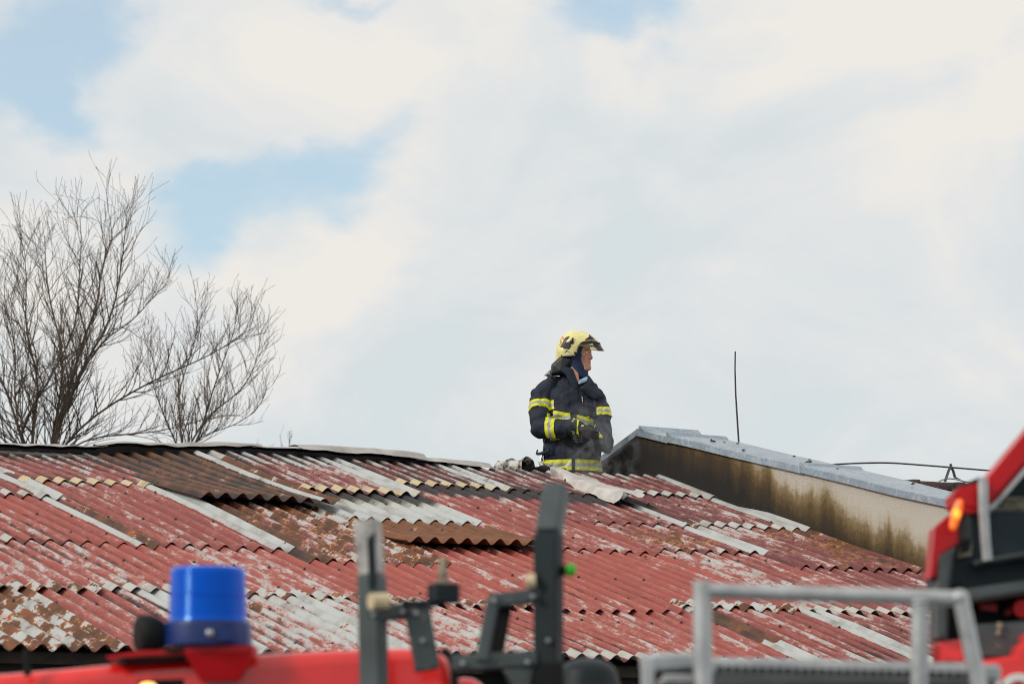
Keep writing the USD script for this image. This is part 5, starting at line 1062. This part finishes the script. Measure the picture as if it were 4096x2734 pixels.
obj('control_box', slab([(3838, 2168), (3892, 2160), (3886, 2220), (3830, 2230)], YA + 0.09, 0.05, 0.004), 'beige_metal', tu, smooth=False)
obj('box_face', slab([(3846, 2172), (3884, 2166), (3880, 2205), (3842, 2212)], YA + 0.085, 0.02, 0.003), 'dark_steel', tu, smooth=False)
obj('grab_pole', tube([P(3932, 1912, YA - 0.05), P(3934, 2040, YA - 0.05), P(3942, 2160, YA - 0.05), P(3950, 2240, YA - 0.05)], 0.0135, 16), 'galvanised', tu)
obj('crossbeam', slab([(3866, 2352), (4300, 2290), (4300, 2360), (4096, 2374), (3860, 2412)], YA - 0.02, 0.14, 0.008), 'grey_paint', tu, smooth=False)
obj('upper_ledge', slab([(3900, 2240), (4096, 2205), (4300, 2200), (4300, 2225), (4096, 2228), (3905, 2258)], YA + 0.02, 0.14, 0.006), 'grey_paint', tu, smooth=False)
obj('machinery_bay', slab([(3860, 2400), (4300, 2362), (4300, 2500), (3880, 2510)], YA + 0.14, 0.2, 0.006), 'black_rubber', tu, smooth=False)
obj('red_fitting', slab([(3918, 2414), (3990, 2410), (3990, 2444), (3922, 2436)], YA + 0.10, 0.06, 0.004), 'red_paint', tu, smooth=False)
obj('red_drum', tube([P(4090, 2432, YA + 0.04), P(4090, 2432, YA + 0.2)], 0.024, 24), 'red_paint', tu)
obj('red_fitting', slab([(4018, 2450), (4044, 2420), (4048, 2456), (4030, 2460)], YA + 0.10, 0.06, 0.003), 'red_paint', tu, smooth=False)
obj('lower_panel', slab([(3880, 2496), (4300, 2468), (4300, 2640), (3900, 2632)], YA + 0.02, 0.16, 0.008), 'grey_paint', tu, smooth=False)
obj('panel_latch', cat(bbox(P(3998, 2500, YA + 0.012), (0.014, 0.012, 0.018), 0.003), bbox(P(3994, 2528, YA + 0.012), (0.012, 0.012, 0.014), 0.003)), 'beige_metal', tu, smooth=False)
obj('red_plate', slab([(3762, 2562), (3850, 2552), (3862, 2640), (3764, 2640)], YA + 0.06, 0.2, 0.006), 'signal_red', tu, smooth=False)
obj('fender', slab([(3752, 2712), (3880, 2700), (3905, 2640), (4060, 2618), (4068, 2578), (4092, 2570), (4100, 2530), (4300, 2500), (4300, 3150), (3752, 3150)], YA - 0.10, 0.5, 0.012), 'signal_red', tu, smooth=30)
for ch, x, h, y in (('S', 3964, 150, 2706), ('O', 4074, 170, 2690)):
    tm = meshkit.text_mesh(ch, h / (F / YA), 0.004, bold=True); lo_, hi_ = tm.bounds; tv = tm.vertices
    o = P(x, y, YA - 0.103); q = np.column_stack([o[0] + tv[:, 0] - (lo_[0] + hi_[0]) / 2, o[1] - tv[:, 2], o[2] + tv[:, 1] - hi_[1]])
    t = trimesh.Trimesh(q, tm.faces, process=False); obj('white_letter', t, 'white_print', tu, smooth=False)
obj('equipment', cat(*[bbox(P(x, y, YA + 0.30), (w, 0.06, h), 0.006) for x, y, w, h in ((3992, 2046, 0.030, 0.020), (4030, 2030, 0.040, 0.030), (4072, 2018, 0.030, 0.036), (4060, 2000, 0.060, 0.014), (4092, 2040, 0.03, 0.03))]), 'beige_metal', tu, smooth=False)
obj('screen', slab([(3990, 2000), (4096, 1890), (4300, 1680), (4300, 2046), (3985, 2046)], YA + 0.42, 0.02, 0.004), 'navy_panel', tu, smooth=False)
obj('turret_base', bbox((P(3760, 0, YA)[0] + 0.5, YA + 0.3, P(0, 3150, YA)[2] / 2), (1.0, 0.5, P(0, 3150, YA)[2]), 0.02), 'dark_steel', tu, smooth=False)
